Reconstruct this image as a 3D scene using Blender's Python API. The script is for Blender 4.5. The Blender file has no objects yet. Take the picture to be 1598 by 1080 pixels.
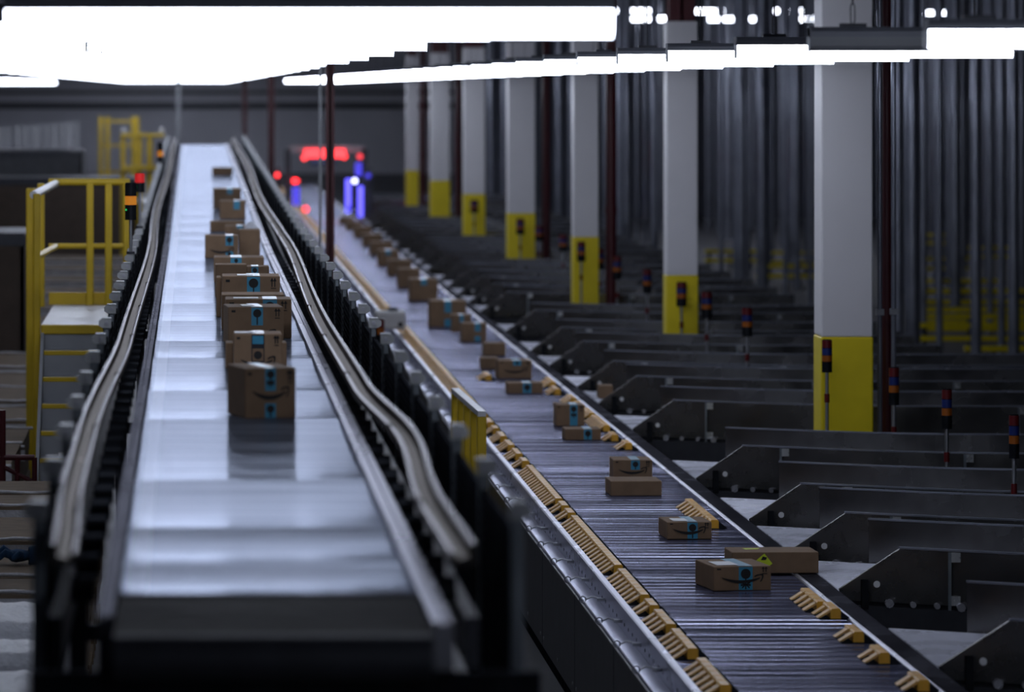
import bpy, bmesh, math, random
from mathutils import Vector, Matrix
random.seed(7)
S = bpy.context.scene
COL = S.collection
F = 6658.0            # focal length in pixels (150 mm on 36 mm, 1598 px wide)
CZ = 3.85             # camera height
def wx(px, Y): return (px - 300.0) * Y / F
def wz(py, Y): return CZ - (py - 136.0) * Y / F

# ------------------------------------------------------------------ materials
def nodes(name):
    m = bpy.data.materials.new(name); m.use_nodes = True
    nt = m.node_tree
    return m, nt, nt.nodes['Principled BSDF']
def mat(name, col, rough=0.5, metal=0.0, var=0.12, scale=6.0, bump=0.0, bscale=60.0, stretch=(1, 1, 1), spec=0.5, coat=0.0, edge=None):
    m, nt, b = nodes(name)
    tc = nt.nodes.new('ShaderNodeTexCoord')
    mp = nt.nodes.new('ShaderNodeMapping'); mp.inputs['Scale'].default_value = stretch
    nt.links.new(tc.outputs['Object'], mp.inputs['Vector'])
    n = nt.nodes.new('ShaderNodeTexNoise'); n.inputs['Scale'].default_value = scale; n.inputs['Detail'].default_value = 4
    nt.links.new(mp.outputs[0], n.inputs['Vector'])
    r = nt.nodes.new('ShaderNodeValToRGB')
    r.color_ramp.elements[0].position = 0.3; r.color_ramp.elements[1].position = 0.7
    r.color_ramp.elements[0].color = tuple(c * (1 - var) for c in col) + (1,)
    r.color_ramp.elements[1].color = tuple(min(1, c * (1 + var)) for c in col) + (1,)
    nt.links.new(n.outputs['Fac'], r.inputs['Fac'])
    nt.links.new(r.outputs['Color'], b.inputs['Base Color'])
    b.inputs['Roughness'].default_value = rough
    b.inputs['Metallic'].default_value = metal
    b.inputs['Specular IOR Level'].default_value = spec
    if edge is not None: b.inputs['Specular Tint'].default_value = (edge, edge, edge * 1.08, 1)
    if coat: b.inputs['Coat Weight'].default_value = coat
    if bump:
        n2 = nt.nodes.new('ShaderNodeTexNoise'); n2.inputs['Scale'].default_value = bscale; n2.inputs['Detail'].default_value = 3
        nt.links.new(mp.outputs[0], n2.inputs['Vector'])
        bp = nt.nodes.new('ShaderNodeBump'); bp.inputs['Strength'].default_value = bump; bp.inputs['Distance'].default_value = 0.02
        nt.links.new(n2.outputs['Fac'], bp.inputs['Height'])
        nt.links.new(bp.outputs[0], b.inputs['Normal'])
    return m
def glow(name, col, strength):
    m, nt, b = nodes(name)
    b.inputs['Base Color'].default_value = (*col, 1)
    b.inputs['Emission Color'].default_value = (*col, 1)
    b.inputs['Emission Strength'].default_value = strength
    return m

def sheen(name, col, gloss, rough, var=0.15, scale=1.0, stretch=(1, 1, 1), rvar=0.3, strip=None):
    """matte base with an even gloss over it (worn belt, dull metal): no grazing-angle flare"""
    m, nt, b = nodes(name)
    out = nt.nodes['Material Output']
    tc = nt.nodes.new('ShaderNodeTexCoord')
    mp = nt.nodes.new('ShaderNodeMapping'); mp.inputs['Scale'].default_value = stretch
    nt.links.new(tc.outputs['Object'], mp.inputs['Vector'])
    n = nt.nodes.new('ShaderNodeTexNoise'); n.inputs['Scale'].default_value = scale; n.inputs['Detail'].default_value = 6
    nt.links.new(mp.outputs[0], n.inputs['Vector'])
    def ramp(c):
        r = nt.nodes.new('ShaderNodeValToRGB'); r.color_ramp.elements[0].position = 0.3; r.color_ramp.elements[1].position = 0.7
        r.color_ramp.elements[0].color = tuple(x * (1 - var) for x in c) + (1,); r.color_ramp.elements[1].color = tuple(min(1, x * (1 + var)) for x in c) + (1,)
        nt.links.new(n.outputs['Fac'], r.inputs['Fac']); return r
    d = nt.nodes.new('ShaderNodeBsdfDiffuse'); g = nt.nodes.new('ShaderNodeBsdfGlossy')
    src = ramp(col).outputs['Color']
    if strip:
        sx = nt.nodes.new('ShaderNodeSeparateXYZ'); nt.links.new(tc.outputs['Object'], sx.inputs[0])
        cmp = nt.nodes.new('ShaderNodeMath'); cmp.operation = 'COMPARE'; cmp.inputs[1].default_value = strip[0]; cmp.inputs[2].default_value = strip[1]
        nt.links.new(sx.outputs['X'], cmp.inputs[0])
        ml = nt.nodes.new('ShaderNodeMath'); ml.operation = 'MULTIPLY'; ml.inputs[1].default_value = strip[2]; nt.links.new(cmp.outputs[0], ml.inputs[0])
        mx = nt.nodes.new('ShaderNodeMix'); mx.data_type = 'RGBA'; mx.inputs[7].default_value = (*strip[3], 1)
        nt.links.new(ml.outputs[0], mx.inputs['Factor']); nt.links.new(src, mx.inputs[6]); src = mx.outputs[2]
    nt.links.new(src, d.inputs['Color']); nt.links.new(ramp(gloss).outputs['Color'], g.inputs['Color'])
    rr = nt.nodes.new('ShaderNodeMapRange'); rr.inputs['From Min'].default_value = 0.3; rr.inputs['From Max'].default_value = 0.7
    rr.inputs['To Min'].default_value = rough * (1 - rvar); rr.inputs['To Max'].default_value = rough * (1 + rvar)
    nt.links.new(n.outputs['Fac'], rr.inputs['Value']); nt.links.new(rr.outputs[0], g.inputs['Roughness'])
    a = nt.nodes.new('ShaderNodeAddShader'); nt.links.new(d.outputs[0], a.inputs[0]); nt.links.new(g.outputs[0], a.inputs[1])
    nt.links.new(a.outputs[0], out.inputs['Surface']); nt.nodes.remove(b)
    return m

M = {}
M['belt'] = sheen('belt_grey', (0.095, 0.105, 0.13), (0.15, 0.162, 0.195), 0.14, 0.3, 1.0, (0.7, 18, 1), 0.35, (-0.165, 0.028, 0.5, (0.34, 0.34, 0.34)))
M['steel'] = mat('galvanised_steel', (0.42, 0.43, 0.46), 0.34, 0.9, 0.12, 5, edge=0.5)
M['bright_steel'] = sheen('bright_steel', (0.15, 0.15, 0.165), (0.38, 0.38, 0.42), 0.28, 0.08, 2.0, (1, .4, 1), 0.08)
M['guard_steel'] = sheen('guard_rail_steel', (0.03, 0.027, 0.025), (0.09, 0.083, 0.077), 0.25, 0.15, 2.0, (1, .4, 1), 0.1)
M['tray'] = sheen('pale_tray_metal', (0.40, 0.41, 0.48), (0.35, 0.36, 0.42), 0.2, 0.08, 1.2, (1, 1, 1), 0.15)
M['edge_plate'] = sheen('dark_edge_plate', (0.022, 0.022, 0.027), (0.06, 0.06, 0.07), 0.25, 0.2, 2.0)
M['spur_steel'] = sheen('grey_sheet_steel', (0.030, 0.030, 0.031), (0.14, 0.137, 0.135), 0.26, 0.25, 2.5)
M['channel'] = mat('dark_grey_channel', (0.055, 0.057, 0.068), 0.5, 0.6, 0.15, 6)
M['slat'] = sheen('slat_metal', (0.05, 0.051, 0.078), (0.17, 0.173, 0.222), 0.17, 0.4, 1.0, (0.25, 5.88, 1), 0.35)
M['roller'] = sheen('spur_roller_metal', (0.48, 0.485, 0.54), (0.30, 0.305, 0.34), 0.28, 0.05, 4.0, (1, 1, 1), 0.08)
M['black'] = sheen('black_plastic', (0.008, 0.0085, 0.010), (0.014, 0.015, 0.018), 0.35, 0.2, 8.0)
M['belt_end_shade'] = sheen('dark_belt_end', (0.05, 0.047, 0.047), (0.02, 0.02, 0.02), 0.35, 0.2, 3.0)
M['bracket'] = sheen('grey_bracket', (0.10, 0.112, 0.125), (0.16, 0.175, 0.19), 0.35, 0.12, 5.0)
M['plate'] = sheen('zinc_plate', (0.24, 0.245, 0.25), (0.28, 0.285, 0.29), 0.3, 0.12, 9.0)
M['lit_lip'] = sheen('lit_rail_lip_steel', (0.085, 0.083, 0.088), (0.25, 0.245, 0.255), 0.25, 0.1, 2.0, (1, .4, 1), 0.1)
M['orange'] = mat('orange_shoe_plastic', (0.86, 0.43, 0.03), 0.45, 0, 0.12, 9)
M['orange_pale'] = mat('pale_orange_fin', (0.78, 0.45, 0.14), 0.5, 0, 0.12, 9)
M['card'] = mat('cardboard', (0.235, 0.15, 0.09), 0.8, 0, 0.1, 9, spec=0.3)
M['card_old'] = mat('dull_cardboard', (0.20, 0.15, 0.105), 0.85, 0, 0.16, 5, bump=0.15, bscale=12, spec=0.25)
M['tape'] = mat('blue_tape', (0.045, 0.27, 0.42), 0.3, 0, 0.06, 20)
M['tape_black'] = mat('black_tape', (0.012, 0.013, 0.02), 0.3, 0, 0.1, 20)
M['ink'] = mat('black_ink', (0.012, 0.011, 0.011), 0.7, 0, 0.1, 20)
M['paper'] = mat('white_paper_label', (0.78, 0.78, 0.80), 0.5, 0, 0.04, 20)
M['lime'] = mat('yellow_green_sticker', (0.72, 0.86, 0.03), 0.5, 0, 0.05, 20)
M['yellow'] = mat('safety_yellow_paint', (0.62, 0.42, 0.012), 0.4, 0, 0.08, 4)
M['col_yellow'] = mat('column_yellow', (0.84, 0.66, 0.005), 0.5, 0, 0.05, 4)
M['white'] = mat('white_cladding', (0.76, 0.74, 0.76), 0.55, 0, 0.03, 1.5)
M['red'] = mat('dark_red_paint', (0.075, 0.005, 0.010), 0.45, 0, 0.12, 4)
M['pipe'] = sheen('grey_pipe', (0.15, 0.16, 0.19), (0.22, 0.23, 0.27), 0.22, 0.15, 2.0)
M['concrete'] = mat('concrete_floor', (0.16, 0.16, 0.175), 0.55, 0, 0.2, 0.7, bump=0.05, bscale=20)
M['wall'] = mat('grey_wall', (0.80, 0.79, 0.86), 0.8, 0, 0.06, 0.4)
M['ceil'] = mat('ceiling_deck', (0.36, 0.37, 0.41), 0.7, 0.0, 0.1, 0.5)
M['navy'] = mat('dark_partition', (0.075, 0.08, 0.105), 0.7, 0, 0.2, 0.6)
M['foam'] = mat('white_foam_wrap', (0.62, 0.63, 0.68), 0.45, 0, 0.1, 14, bump=0.8, bscale=26)
M['film'] = mat('stretch_film', (0.55, 0.55, 0.58), 0.18, 0, 0.15, 12, bump=0.5, bscale=30)
M['glove'] = mat('blue_knit', (0.012, 0.05, 0.12), 0.85, 0, 0.2, 60)
M['wood'] = mat('pallet_wood', (0.24, 0.17, 0.10), 0.8, 0, 0.2, 5, stretch=(1, 8, 8))
M['grey'] = mat('grey_paint', (0.30, 0.31, 0.33), 0.55, 0, 0.08, 4)
M['tread'] = mat('pale_deck', (0.62, 0.62, 0.64), 0.4, 0.2, 0.08, 8)
M['beige'] = mat('offwhite_case', (0.55, 0.54, 0.54), 0.5, 0, 0.06, 8)
M['lens_red'] = mat('red_lens', (0.11, 0.006, 0.008), 0.3, 0, 0.05, 8)
M['lens_blue'] = mat('blue_lens', (0.008, 0.022, 0.14), 0.3, 0, 0.05, 8)
M['lens_amber'] = mat('amber_lens', (0.33, 0.085, 0.006), 0.3, 0, 0.05, 8)
M['housing'] = mat('lamp_housing', (0.24, 0.25, 0.29), 0.5, 0.3, 0.08, 6)
LAMP = 30.0
M['lamp'] = glow('lit_diffuser', (0.77, 0.84, 1.0), LAMP)
M['lamp_small'] = glow('lit_small_diffuser', (0.77, 0.84, 1.0), 60.0)
M['lamp_far'] = glow('far_lit_diffuser', (0.82, 0.87, 1.0), LAMP)
M['unlit'] = mat('unlit_diffuser', (0.30, 0.31, 0.34), 0.4, 0, 0.05, 6)
M['amber_on'] = glow('amber_lit', (1.0, 0.32, 0.02), 0.55)
M['red_on'] = glow('red_lit', (1.0, 0.02, 0.02), 0.35)
M['led_red'] = glow('red_signal_lamp', (1.0, 0.035, 0.04), 9)
M['led_red_dim'] = glow('red_signal_lamp_dim', (1.0, 0.05, 0.07), 4)
M['led_blue'] = glow('blue_light_bar', (0.13, 0.11, 1.0), 5)
M['led_blue_dim'] = glow('dim_blue_light_bar', (0.10, 0.08, 1.0), 1.6)
M['led_blue_white'] = glow('blue_white_lamp', (0.5, 0.52, 1.0), 14)
M['led_green'] = glow('green_dot', (0.02, 0.9, 0.2), 1.2)

# ------------------------------------------------------------------ mesh builder
class MB:
    def __init__(s): s.v = []; s.f = []; s.m = []; s.sm = []
    def _add(s, vs, fs, mi=0, smooth=False):
        o = len(s.v); s.v += [tuple(v) for v in vs]
        for f in fs: s.f.append([o + i for i in f]); s.m.append(mi); s.sm.append(smooth)
        return s
    def box(s, x0, x1, y0, y1, z0, z1, mi=0, b=0.0):
        x0, x1 = min(x0, x1), max(x0, x1); y0, y1 = min(y0, y1), max(y0, y1); z0, z1 = min(z0, z1), max(z0, z1)
        if b:
            bm = bmesh.new()
            bmesh.ops.create_cube(bm, size=1)
            for v in bm.verts:
                v.co = Vector(((x0 + x1) / 2 + v.co.x * (x1 - x0), (y0 + y1) / 2 + v.co.y * (y1 - y0), (z0 + z1) / 2 + v.co.z * (z1 - z0)))
            bmesh.ops.bevel(bm, geom=bm.edges[:], offset=b, segments=2, affect='EDGES', profile=0.5)
            bm.verts.index_update()
            vs = [tuple(v.co) for v in bm.verts]; fs = [[v.index for v in f.verts] for f in bm.faces]
            bm.free(); return s._add(vs, fs, mi)
        return s._add([(x0, y0, z0), (x1, y0, z0), (x1, y1, z0), (x0, y1, z0), (x0, y0, z1), (x1, y0, z1), (x1, y1, z1), (x0, y1, z1)],
                      [(3, 2, 1, 0), (4, 5, 6, 7), (0, 1, 5, 4), (1, 2, 6, 5), (2, 3, 7, 6), (3, 0, 4, 7)], mi)
    def prism(s, poly, ax, a, b, mi=0):
        # polygon in the two axes other than ax, extruded from a to b
        def put(p, t): return {'x': (t, p[0], p[1]), 'y': (p[0], t, p[1]), 'z': (p[0], p[1], t)}[ax]
        n = len(poly)
        vs = [put(p, a) for p in poly] + [put(p, b) for p in poly]
        fs = [tuple(range(n))[::-1], tuple(range(n, 2 * n))] + [(i, (i + 1) % n, n + (i + 1) % n, n + i) for i in range(n)]
        return s._add(vs, fs, mi)
    def tube(s, pts, r, n=10, mi=0, caps=True, closed=False):
        pts = [Vector(p) for p in pts]; k = len(pts); rings = []
        for i, p in enumerate(pts):
            if closed: d = pts[(i + 1) % k] - pts[i - 1]
            else: d = pts[min(i + 1, k - 1)] - pts[max(i - 1, 0)]
            d.normalize()
            up = Vector((0, 0, 1)) if abs(d.z) < 0.9 else Vector((0, 1, 0))
            a = d.cross(up).normalized(); c = a.cross(d).normalized()
            rr = r[i] if isinstance(r, (list, tuple)) else r
            rings.append([p + a * rr * math.cos(2 * math.pi * j / n) + c * rr * math.sin(2 * math.pi * j / n) for j in range(n)])
        vs = [v for q in rings for v in q]; fs = []
        for i in range(k if closed else k - 1):
            i2 = (i + 1) % k
            for j in range(n): fs.append((i * n + j, i * n + (j + 1) % n, i2 * n + (j + 1) % n, i2 * n + j))
        s._add(vs, fs, mi, True)
        if caps and not closed:
            s._add(rings[0], [tuple(range(n))[::-1]], mi); s._add(rings[-1], [tuple(range(n))], mi)
        return s
    def cyl(s, x, y, z0, z1, r, n=16, mi=0): return s.tube([(x, y, z0), (x, y, z1)], r, n, mi)
    def sweep(s, path, prof, mi=0):
        # path: list of (x, y, z); prof: closed polygon (dx, dz) kept in the XZ plane
        n = len(prof); vs = [(p[0] + q[0], p[1], p[2] + q[1]) for p in path for q in prof]; fs = []
        for i in range(len(path) - 1):
            for j in range(n): fs.append((i * n + j, i * n + (j + 1) % n, (i + 1) * n + (j + 1) % n, (i + 1) * n + j))
        fs.append(tuple(range(n))); fs.append(tuple(range((len(path) - 1) * n, len(path) * n))[::-1])
        return s._add(vs, fs, mi)
    def build(s, name, mats, parent=None, loc=(0, 0, 0)):
        me = bpy.data.meshes.new(name); me.from_pydata(s.v, [], s.f)
        for m in (mats if isinstance(mats, (list, tuple)) else [mats]): me.materials.append(m)
        me.polygons.foreach_set('material_index', s.m); me.polygons.foreach_set('use_smooth', s.sm)
        bm = bmesh.new(); bm.from_mesh(me); bmesh.ops.recalc_face_normals(bm, faces=bm.faces[:]); bm.to_mesh(me); bm.free()
        me.update()
        o = bpy.data.objects.new(name, me); COL.objects.link(o); o.location = loc
        if parent: o.parent = parent
        return o
def tag(o, label, cat, group=None, kind=None):
    o['label'] = label; o['category'] = cat
    if group: o['group'] = group
    if kind: o['kind'] = kind
    return o
def empty(name, loc, label, cat, group=None, rz=0.0):
    o = bpy.data.objects.new(name, None); COL.objects.link(o); o.location = loc; o.rotation_euler = (0, 0, rz)
    o.empty_display_size = 0.1
    return tag(o, label, cat, group)
def struct(o): o['kind'] = 'structure'; return o
def copy_part(src, parent, loc=None):
    c = src.copy(); COL.objects.link(c); c.parent = parent
    if loc is not None: c.location = loc
    return c
ORD = ['nearest', 'second', 'third', 'fourth', 'fifth', 'sixth', 'seventh', 'eighth', 'ninth', 'tenth', 'eleventh', 'twelfth', 'thirteenth',
       'fourteenth', 'fifteenth', 'sixteenth', 'seventeenth', 'eighteenth', 'nineteenth', 'twentieth', 'twenty-first', 'twenty-second',
       'twenty-third', 'twenty-fourth', 'twenty-fifth', 'twenty-sixth', 'twenty-seventh', 'twenty-eighth', 'twenty-ninth', 'thirtieth',
       'thirty-first', 'thirty-second', 'thirty-third', 'thirty-fourth', 'thirty-fifth', 'thirty-sixth', 'thirty-seventh', 'thirty-eighth', 'thirty-ninth', 'fortieth']
def ordn(i): return ORD[i]
def lerp_tab(tab, y):
    if y <= tab[0][0]: return tab[0][1]
    for (a, va), (b, vb) in zip(tab, tab[1:]):
        if y <= b:
            t = (y - a) / (b - a); t = t * t * (3 - 2 * t)
            return va + (vb - va) * t
    return tab[-1][1]

# ------------------------------------------------------------------ setting
CEIL = 8.0
struct(MB().box(-14, 46, -4, 192, -0.2, 0).build('floor', M['concrete']))
struct(MB().box(-14, 46, -4, 192, CEIL, CEIL + 0.2).build('ceiling', M['ceil']))
struct(MB().box(-14, 46, 190, 190.3, 0, CEIL).build('wall_back', M['wall']))
struct(MB().box(-14.2, -14, -4, 192, 0, CEIL).build('wall_left', M['wall']))
struct(MB().box(46, 46.2, -4, 192, 0, CEIL).build('wall_right', M['navy']))
struct(MB().box(7.6, 45.9, 124, 124.3, 0, CEIL - 0.01).build('partition_right', M['navy']))
struct(MB().box(-13.9, 45.9, 189.55, 189.95, 2.9, 3.15).build('trim_1', M['channel']))
struct(MB().box(-13.9, 45.9, 189.55, 189.95, 3.55, 3.7).build('trim_2', M['channel']))

# ------------------------------------------------------------------ left conveyor
def bz(Y): return 2.35 if Y < 39 else 2.35 + (Y - 39) / 46.5 * 0.3525
BX0, BX1, BN, BF = -0.217, 0.66, 11.7, 85.5
conv = empty('belt_conveyor', (0, 0, 0), 'long grey parcel conveyor rising towards the back wall at left, black panelled sides', 'conveyor')
# the belt runs over sections that each sit at a slightly different pitch
rs = random.Random(11)
joints = [12.65, 13.5, 14.55, 16.3, 19.3, 21.1, 23.6, 25.2, 27.4]
while joints[-1] < BF: joints.append(joints[-1] + rs.uniform(1.7, 2.8))
path = []
for a, b in zip(joints, joints[1:]):
    h = rs.uniform(0.009, 0.018) if a < 28 else rs.uniform(.005, .010); e_ = rs.uniform(-.002, .002)
    for t in (0.0, .12, .3, .5, .7, .88):
        y = a + (b - a) * t
        if y > BF: break
        path.append((0, y, bz(y) - h * math.sin(math.pi * t) ** .8 * (1 - .35 * t) + e_ * t * (1 - t)))
ys = [BN + i * 0.8 for i in range(int((BF - BN) / .8) + 1)]
MB().sweep(path, [(BX0, 0), (BX0, -0.04), (BX1, -0.04), (BX1, 0)]).build('belt', M['belt'], conv)
# rounded nose of the belt at the near end
mb = MB(); nose = []
for k in range(13):
    a = math.pi / 2 + math.pi * k / 12
    nose.append((BN + 0.067 * math.cos(a), 2.283 + 0.067 * math.sin(a)))
mb.prism(nose, 'x', BX0, BX1); mb.build('nose_roller', M['channel'], conv)
MB().prism([(12.66, 2.345), (12.66, 2.30), (BN + .01, 2.30), (BN, 2.345), (BN + .05, 2.352), (12.2, 2.354)], 'x', BX0, BX1).build('darkened_belt_end', M['belt_end_shade'], conv)  # dark cover added: the unlit near end of the belt as colour
MB().box(-.445, .96, BN + 0.03, BN + 0.07, 1.0, 2.24).build('end_plate', M['black'], conv)
GR = [(12.4, .75), (13.9, .739), (16.5, .795), (19.3, .724), (24.4, .71), (36.8, .79), (48.8, .735), (63.8, .79), (85.5, .75)]
GL = [(12.4, -.338), (14.8, -.371), (17.2, -.375), (22.8, -.319), (33.8, -.293), (45, -.338), (60, -.30), (85.5, -.315)]
ysr = [12.4 + i * 0.52 for i in range(int((84.8 - 12.4) / 0.52))]
for tab, sg in ((GR, 1), (GL, -1)):
    pth = [(lerp_tab(tab, y), y, bz(y) + 0.11) for y in ysr]
    pr = [(0, 0), (0, 0.032), (sg * .008, 0.038), (sg * .016, 0.032), (sg * .021, 0.016), (sg * .054, 0.026), (sg * .06, 0.056), (sg * .067, 0.064), (sg * .077, 0.06), (sg * .08, 0)]
    g = MB().sweep(pth, pr).build('guard_rail', M['guard_steel'], conv)
    for lit_lip in ([(sg * .001, .034), (sg * .008, .041), (sg * .015, .034), (sg * .008, .028)], [(sg * .061, .058), (sg * .068, .067), (sg * .077, .062), (sg * .07, .052)]):
        MB().sweep(pth, lit_lip).build('lit_rail_lip', M['lit_lip'], g)  # brighter strips put the highlights on the rail ridges into colour
    for i in range(3, len(pth) - 1, 6):
        p = pth[i]; MB().box(p[0] - 0.003, p[0] + sg * .022, p[1] - .04, p[1] + .04, p[2] - .0015, p[2] + .041).build('rail_joint', M['guard_steel'], g)
for x0, x1, z1, m in ((BX1 + 0.004, BX1 + 0.064, 0.02, 'bright_steel'), (BX0 - 0.045, BX0 - 0.004, 0.038, 'edge_plate')):
    pr = [(x0, -0.12), (x0, z1), (x0 + (x1 - x0) * .4, z1), (x0 + (x1 - x0) * .42, z1 - .009), (x0 + (x1 - x0) * .58, z1 - .009), (x0 + (x1 - x0) * .6, z1), (x1, z1), (x1, -0.12)]
    MB().sweep([(0, y, bz(y)) for y in [11.8] + ys[1:]], pr).build('edge_rail', M[m], conv)
for xs, xe in ((.735, .79), (-0.365, -0.29)):
    e = MB(); er = None
    for i in range(120):
        y = 12.8 + i * 0.6
        if i < 45:
            if er is None: er = MB().tube([(xs, 0, -.005), (xe, 0, -.005)], 0.041, 10).build('edge_roller', M['black'], conv, (0, y, bz(y)))
            else: copy_part(er, conv, (0, y, bz(y)))
        else: e.tube([(xs, y, bz(y) - .005), (xe, y, bz(y) - .005)], 0.041, 10)
    e.build('edge_roller_row', M['black'], conv)['kind'] = 'stuff'
# side frame beams, legs
for xx in (.82, -0.43):
    MB().sweep([(xx, y, bz(y) - .24) for y in [12.8] + ys[2:]], [(0, 0), (.04, 0), (.04, .15), (0, .15)]).build('side_frame', M['channel'], conv)
for y in (15, 24, 33, 42, 51, 60, 69, 78):
    for xx in (-0.43, .82):
        MB().box(xx, xx + .06, y, y + .08, 0, bz(y) - .22).build('leg', M['channel'], conv)
    MB().box(-0.39, .84, y + .015, y + .065, bz(y) - .45, bz(y) - .39).build('cross_brace', M['channel'], conv)
# brackets with bolt plates, black ribbed panels between them
def bracket_parts(sg):
    p = MB()
    p.box(-.018, .018, -.022, -.015, -.56, .20).box(-.018, -.012, -.022, .03, -.56, .20).box(.012, .018, -.022, .03, -.56, .20)
    p.box(-.0075, .0075, -.031, -.022, -.52, .185)
    h = MB()
    h.prism([(sg * a, z) for a, z in [(-.026, .197), (.022, .197), (.042, .21), (.042, .233), (.026, .247), (-.026, .247)]], 'y', -.042, -.022)
    h.box(-.025, .025, -.042, .045, .241, .25)
    b = MB(); b.tube([(0, -.053, .222), (0, -.038, .222)], .011, 8)
    return p, h, b
step = 1.4625
for sg, bx in ((1, .982), (-1, -0.465)):
    p, h, b = bracket_parts(sg)
    first = None; fp = None
    q = MB(); q.box(-.009, .009, 0.035, step - .045, -.56, .15)
    for k in range(18):
        z = -.54 + k * .037
        q.prism([(.05, z), (step - .07, z + .022), (step - .07, z + .032), (.05, z + .01)], 'x', -sg * .009, -sg * .014)
    Y = 12.9
    while Y < 83:
        if first is None:
            o = p.build('bracket_post', M['bracket'], conv); hh = h.build('bolt_plate', M['plate'], o); bb = b.build('bolt', M['bright_steel'], hh)
            fp = q.build('side_panel', M['black'], conv)
            first = (o, hh, bb); o2 = o; pn = fp
        else:
            o2 = copy_part(first[0], conv); h2 = copy_part(first[1], o2); copy_part(first[2], h2); pn = copy_part(fp, conv)
        o2.location = (bx, Y, bz(Y)); pn.location = (bx, Y, bz(Y + .7))
        Y += step
# three-level rule: the bolt sits on the plate, which sits on the post -> flatten to post > plate, bolt
for o in list(conv.children):
    if o.name.startswith('bracket_post'):
        for c in list(o.children):
            for g in list(c.children): g.parent = o

# ------------------------------------------------------------------ sliding shoe sorter
srt = empty('shoe_sorter', (0, 0, 0), 'long sorting conveyor of cross slats with orange divert shoes, right of the walkway', 'conveyor')
Y0, Y1, PITCH = 18.6, 132.0, 0.17
NS = int((Y1 - Y0) / PITCH)
mb = MB()
for i in range(NS):
    y = Y0 + i * PITCH
    pr = [(y, .80), (y, .842), (y + .006, .848), (y + .02, .85), (y + .125, .85), (y + .145, .847), (y + .15, .841), (y + .15, .80)]
    mb.prism(pr, 'x', 2.53, 3.69)
mb.build('slat_bed', M['slat'], srt)
MB().box(2.52, 3.70, Y0, Y1, .70, .80).build('bed_frame', M['black'], srt)
yy = [Y0, Y1]
MB().sweep([(0, y, 0) for y in yy], [(2.46, .745), (2.46, .875), (2.468, .882), (2.50, .882), (2.51, .87), (2.51, .845), (2.52, .845), (2.52, .745)]).build('near_rail', M['bright_steel'], srt)
e = MB()
for i in range(240):
    y = 19 + i * .22
    e.tube([(2.458, y, .79), (2.462, y, .79)], .011, 8)
e.build('rail_holes', M['black'], srt)
MB().sweep([(0, y, 0) for y in yy], [(2.345, .735), (2.345, .765), (2.352, .765), (2.352, .745), (2.459, .745), (2.459, .735)]).build('cable_tray', M['tray'], srt)
e = MB(); e.tube([(2.325, Y0 + .2, .80), (2.325, 90, .80)], .005, 6); e.build('pull_wire', M['steel'], srt)
eye = None
for i in range(34):
    y = 20.3 + i * 1.02
    if eye is None:
        e = MB(); e.tube([(2.34, 0, .80), (2.38, .03, .812), (2.455, .0, .80)], .006, 6)
        e.tube([(2.325 + .02 * math.cos(a * .785), 0, .80 + .02 * math.sin(a * .785)) for a in range(8)], .0045, 6, closed=True)
        e.box(2.41, 2.457, -.012, .012, .79, .808)
        eye = e.build('wire_eye', M['steel'], srt); eye.location = (0, y, 0)
    else: copy_part(eye, srt, (0, y, 0))
pan = None
for i in range(38):
    y = 18.8 + i * 2.4
    if pan is None:
        e = MB().box(2.33, 2.345, 0.005, 2.385, .13, .755, b=.004)
        pan = e.build('skirt_panel', M['channel'], srt); pan.location = (0, y, 0)
        e = MB()
        for t in (0.12, 1.2, 2.27):
            e.tube([(2.326, t, .2), (2.331, t, .2)], .012, 8)
        sc0 = e.build('panel_screws', M['steel'], pan)
    else:
        c = copy_part(pan, srt, (0, y, 0)); copy_part(sc0, c)
MB().box(2.37, 2.44, Y0, Y1, 0, .13).build('base_plinth', M['black'], srt)
MB().sweep([(0, y, 0) for y in yy], [(3.695, .74), (3.695, .852), (3.702, .859), (3.714, .862), (3.724, .859), (3.728, .74)]).build('far_edge_roll', M['bright_steel'], srt)
MB().sweep([(0, y, 0) for y in yy], [(3.73, .845), (3.73, .858), (3.84, .858), (3.84, .848)]).build('far_edge_plate', M['edge_plate'], srt)
MB().sweep([(0, y, 0) for y in yy], [(3.745, .15), (3.745, .74), (3.77, .74), (3.77, .15)]).build('far_skirt', M['channel'], srt)
for i in range(10):
    y = 20 + i * 11.5
    MB().box(3.6, 3.7, y, y + .1, 0, .72).build('leg', M['channel'], srt)
    MB().box(2.46, 2.54, y, y + .1, 0, .72).build('leg', M['channel'], srt)
# shoes
def shoe_mb(fine=True, mb=None, x=0, y=0):
    mb = mb or MB()
    mb.prism([(x + .05, .852), (x + .05, .902), (x + .056, .91), (x + .10, .91), (x + .106, .902), (x + .106, .852)], 'y', y + .008, y + .162, 0)
    mb.prism([(x - .02, .853), (x + .05, .898), (x + .05, .884), (x - .008, .851)], 'y', y + .05, y + .125, 1)
    mb.prism([(x + .106, .852), (x + .106, .892), (x + .165, .853)], 'y', y + .008, y + .162, 2)
    mb.box(x - .015, x + .15, y + .004, y + .166, .846, .853, 2)
    return mb
SM = [M['orange'], M['orange_pale'], M['black']]
def Yb(py, H=2.97): return F * H / (py - 136.0)
right_groups = [(1068, 1058, 3.55), (1028, 1012, 3.52), (998, 980, 3.52), (960, 946, 3.55), (946, 926, 3.52), (820, 783, 3.47), (697, 692, 3.53), (683, 678, 3.5),
                (670, 652, 3.53), (649, 640, 3.53), (636, 630, 3.53), (626, 620, 3.53), (612, 606, 3.48), (600, 594, 3.52), (590, 584, 2.95)]
gaps = [(1033, 1025), (990, 985), (960, 956), (943, 938), (897, 888), (812, 806), (801, 796), (790, 785), (731, 726), (719, 714), (706, 701), (691, 687), (678, 674), (668, 664), (657, 653)]
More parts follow.
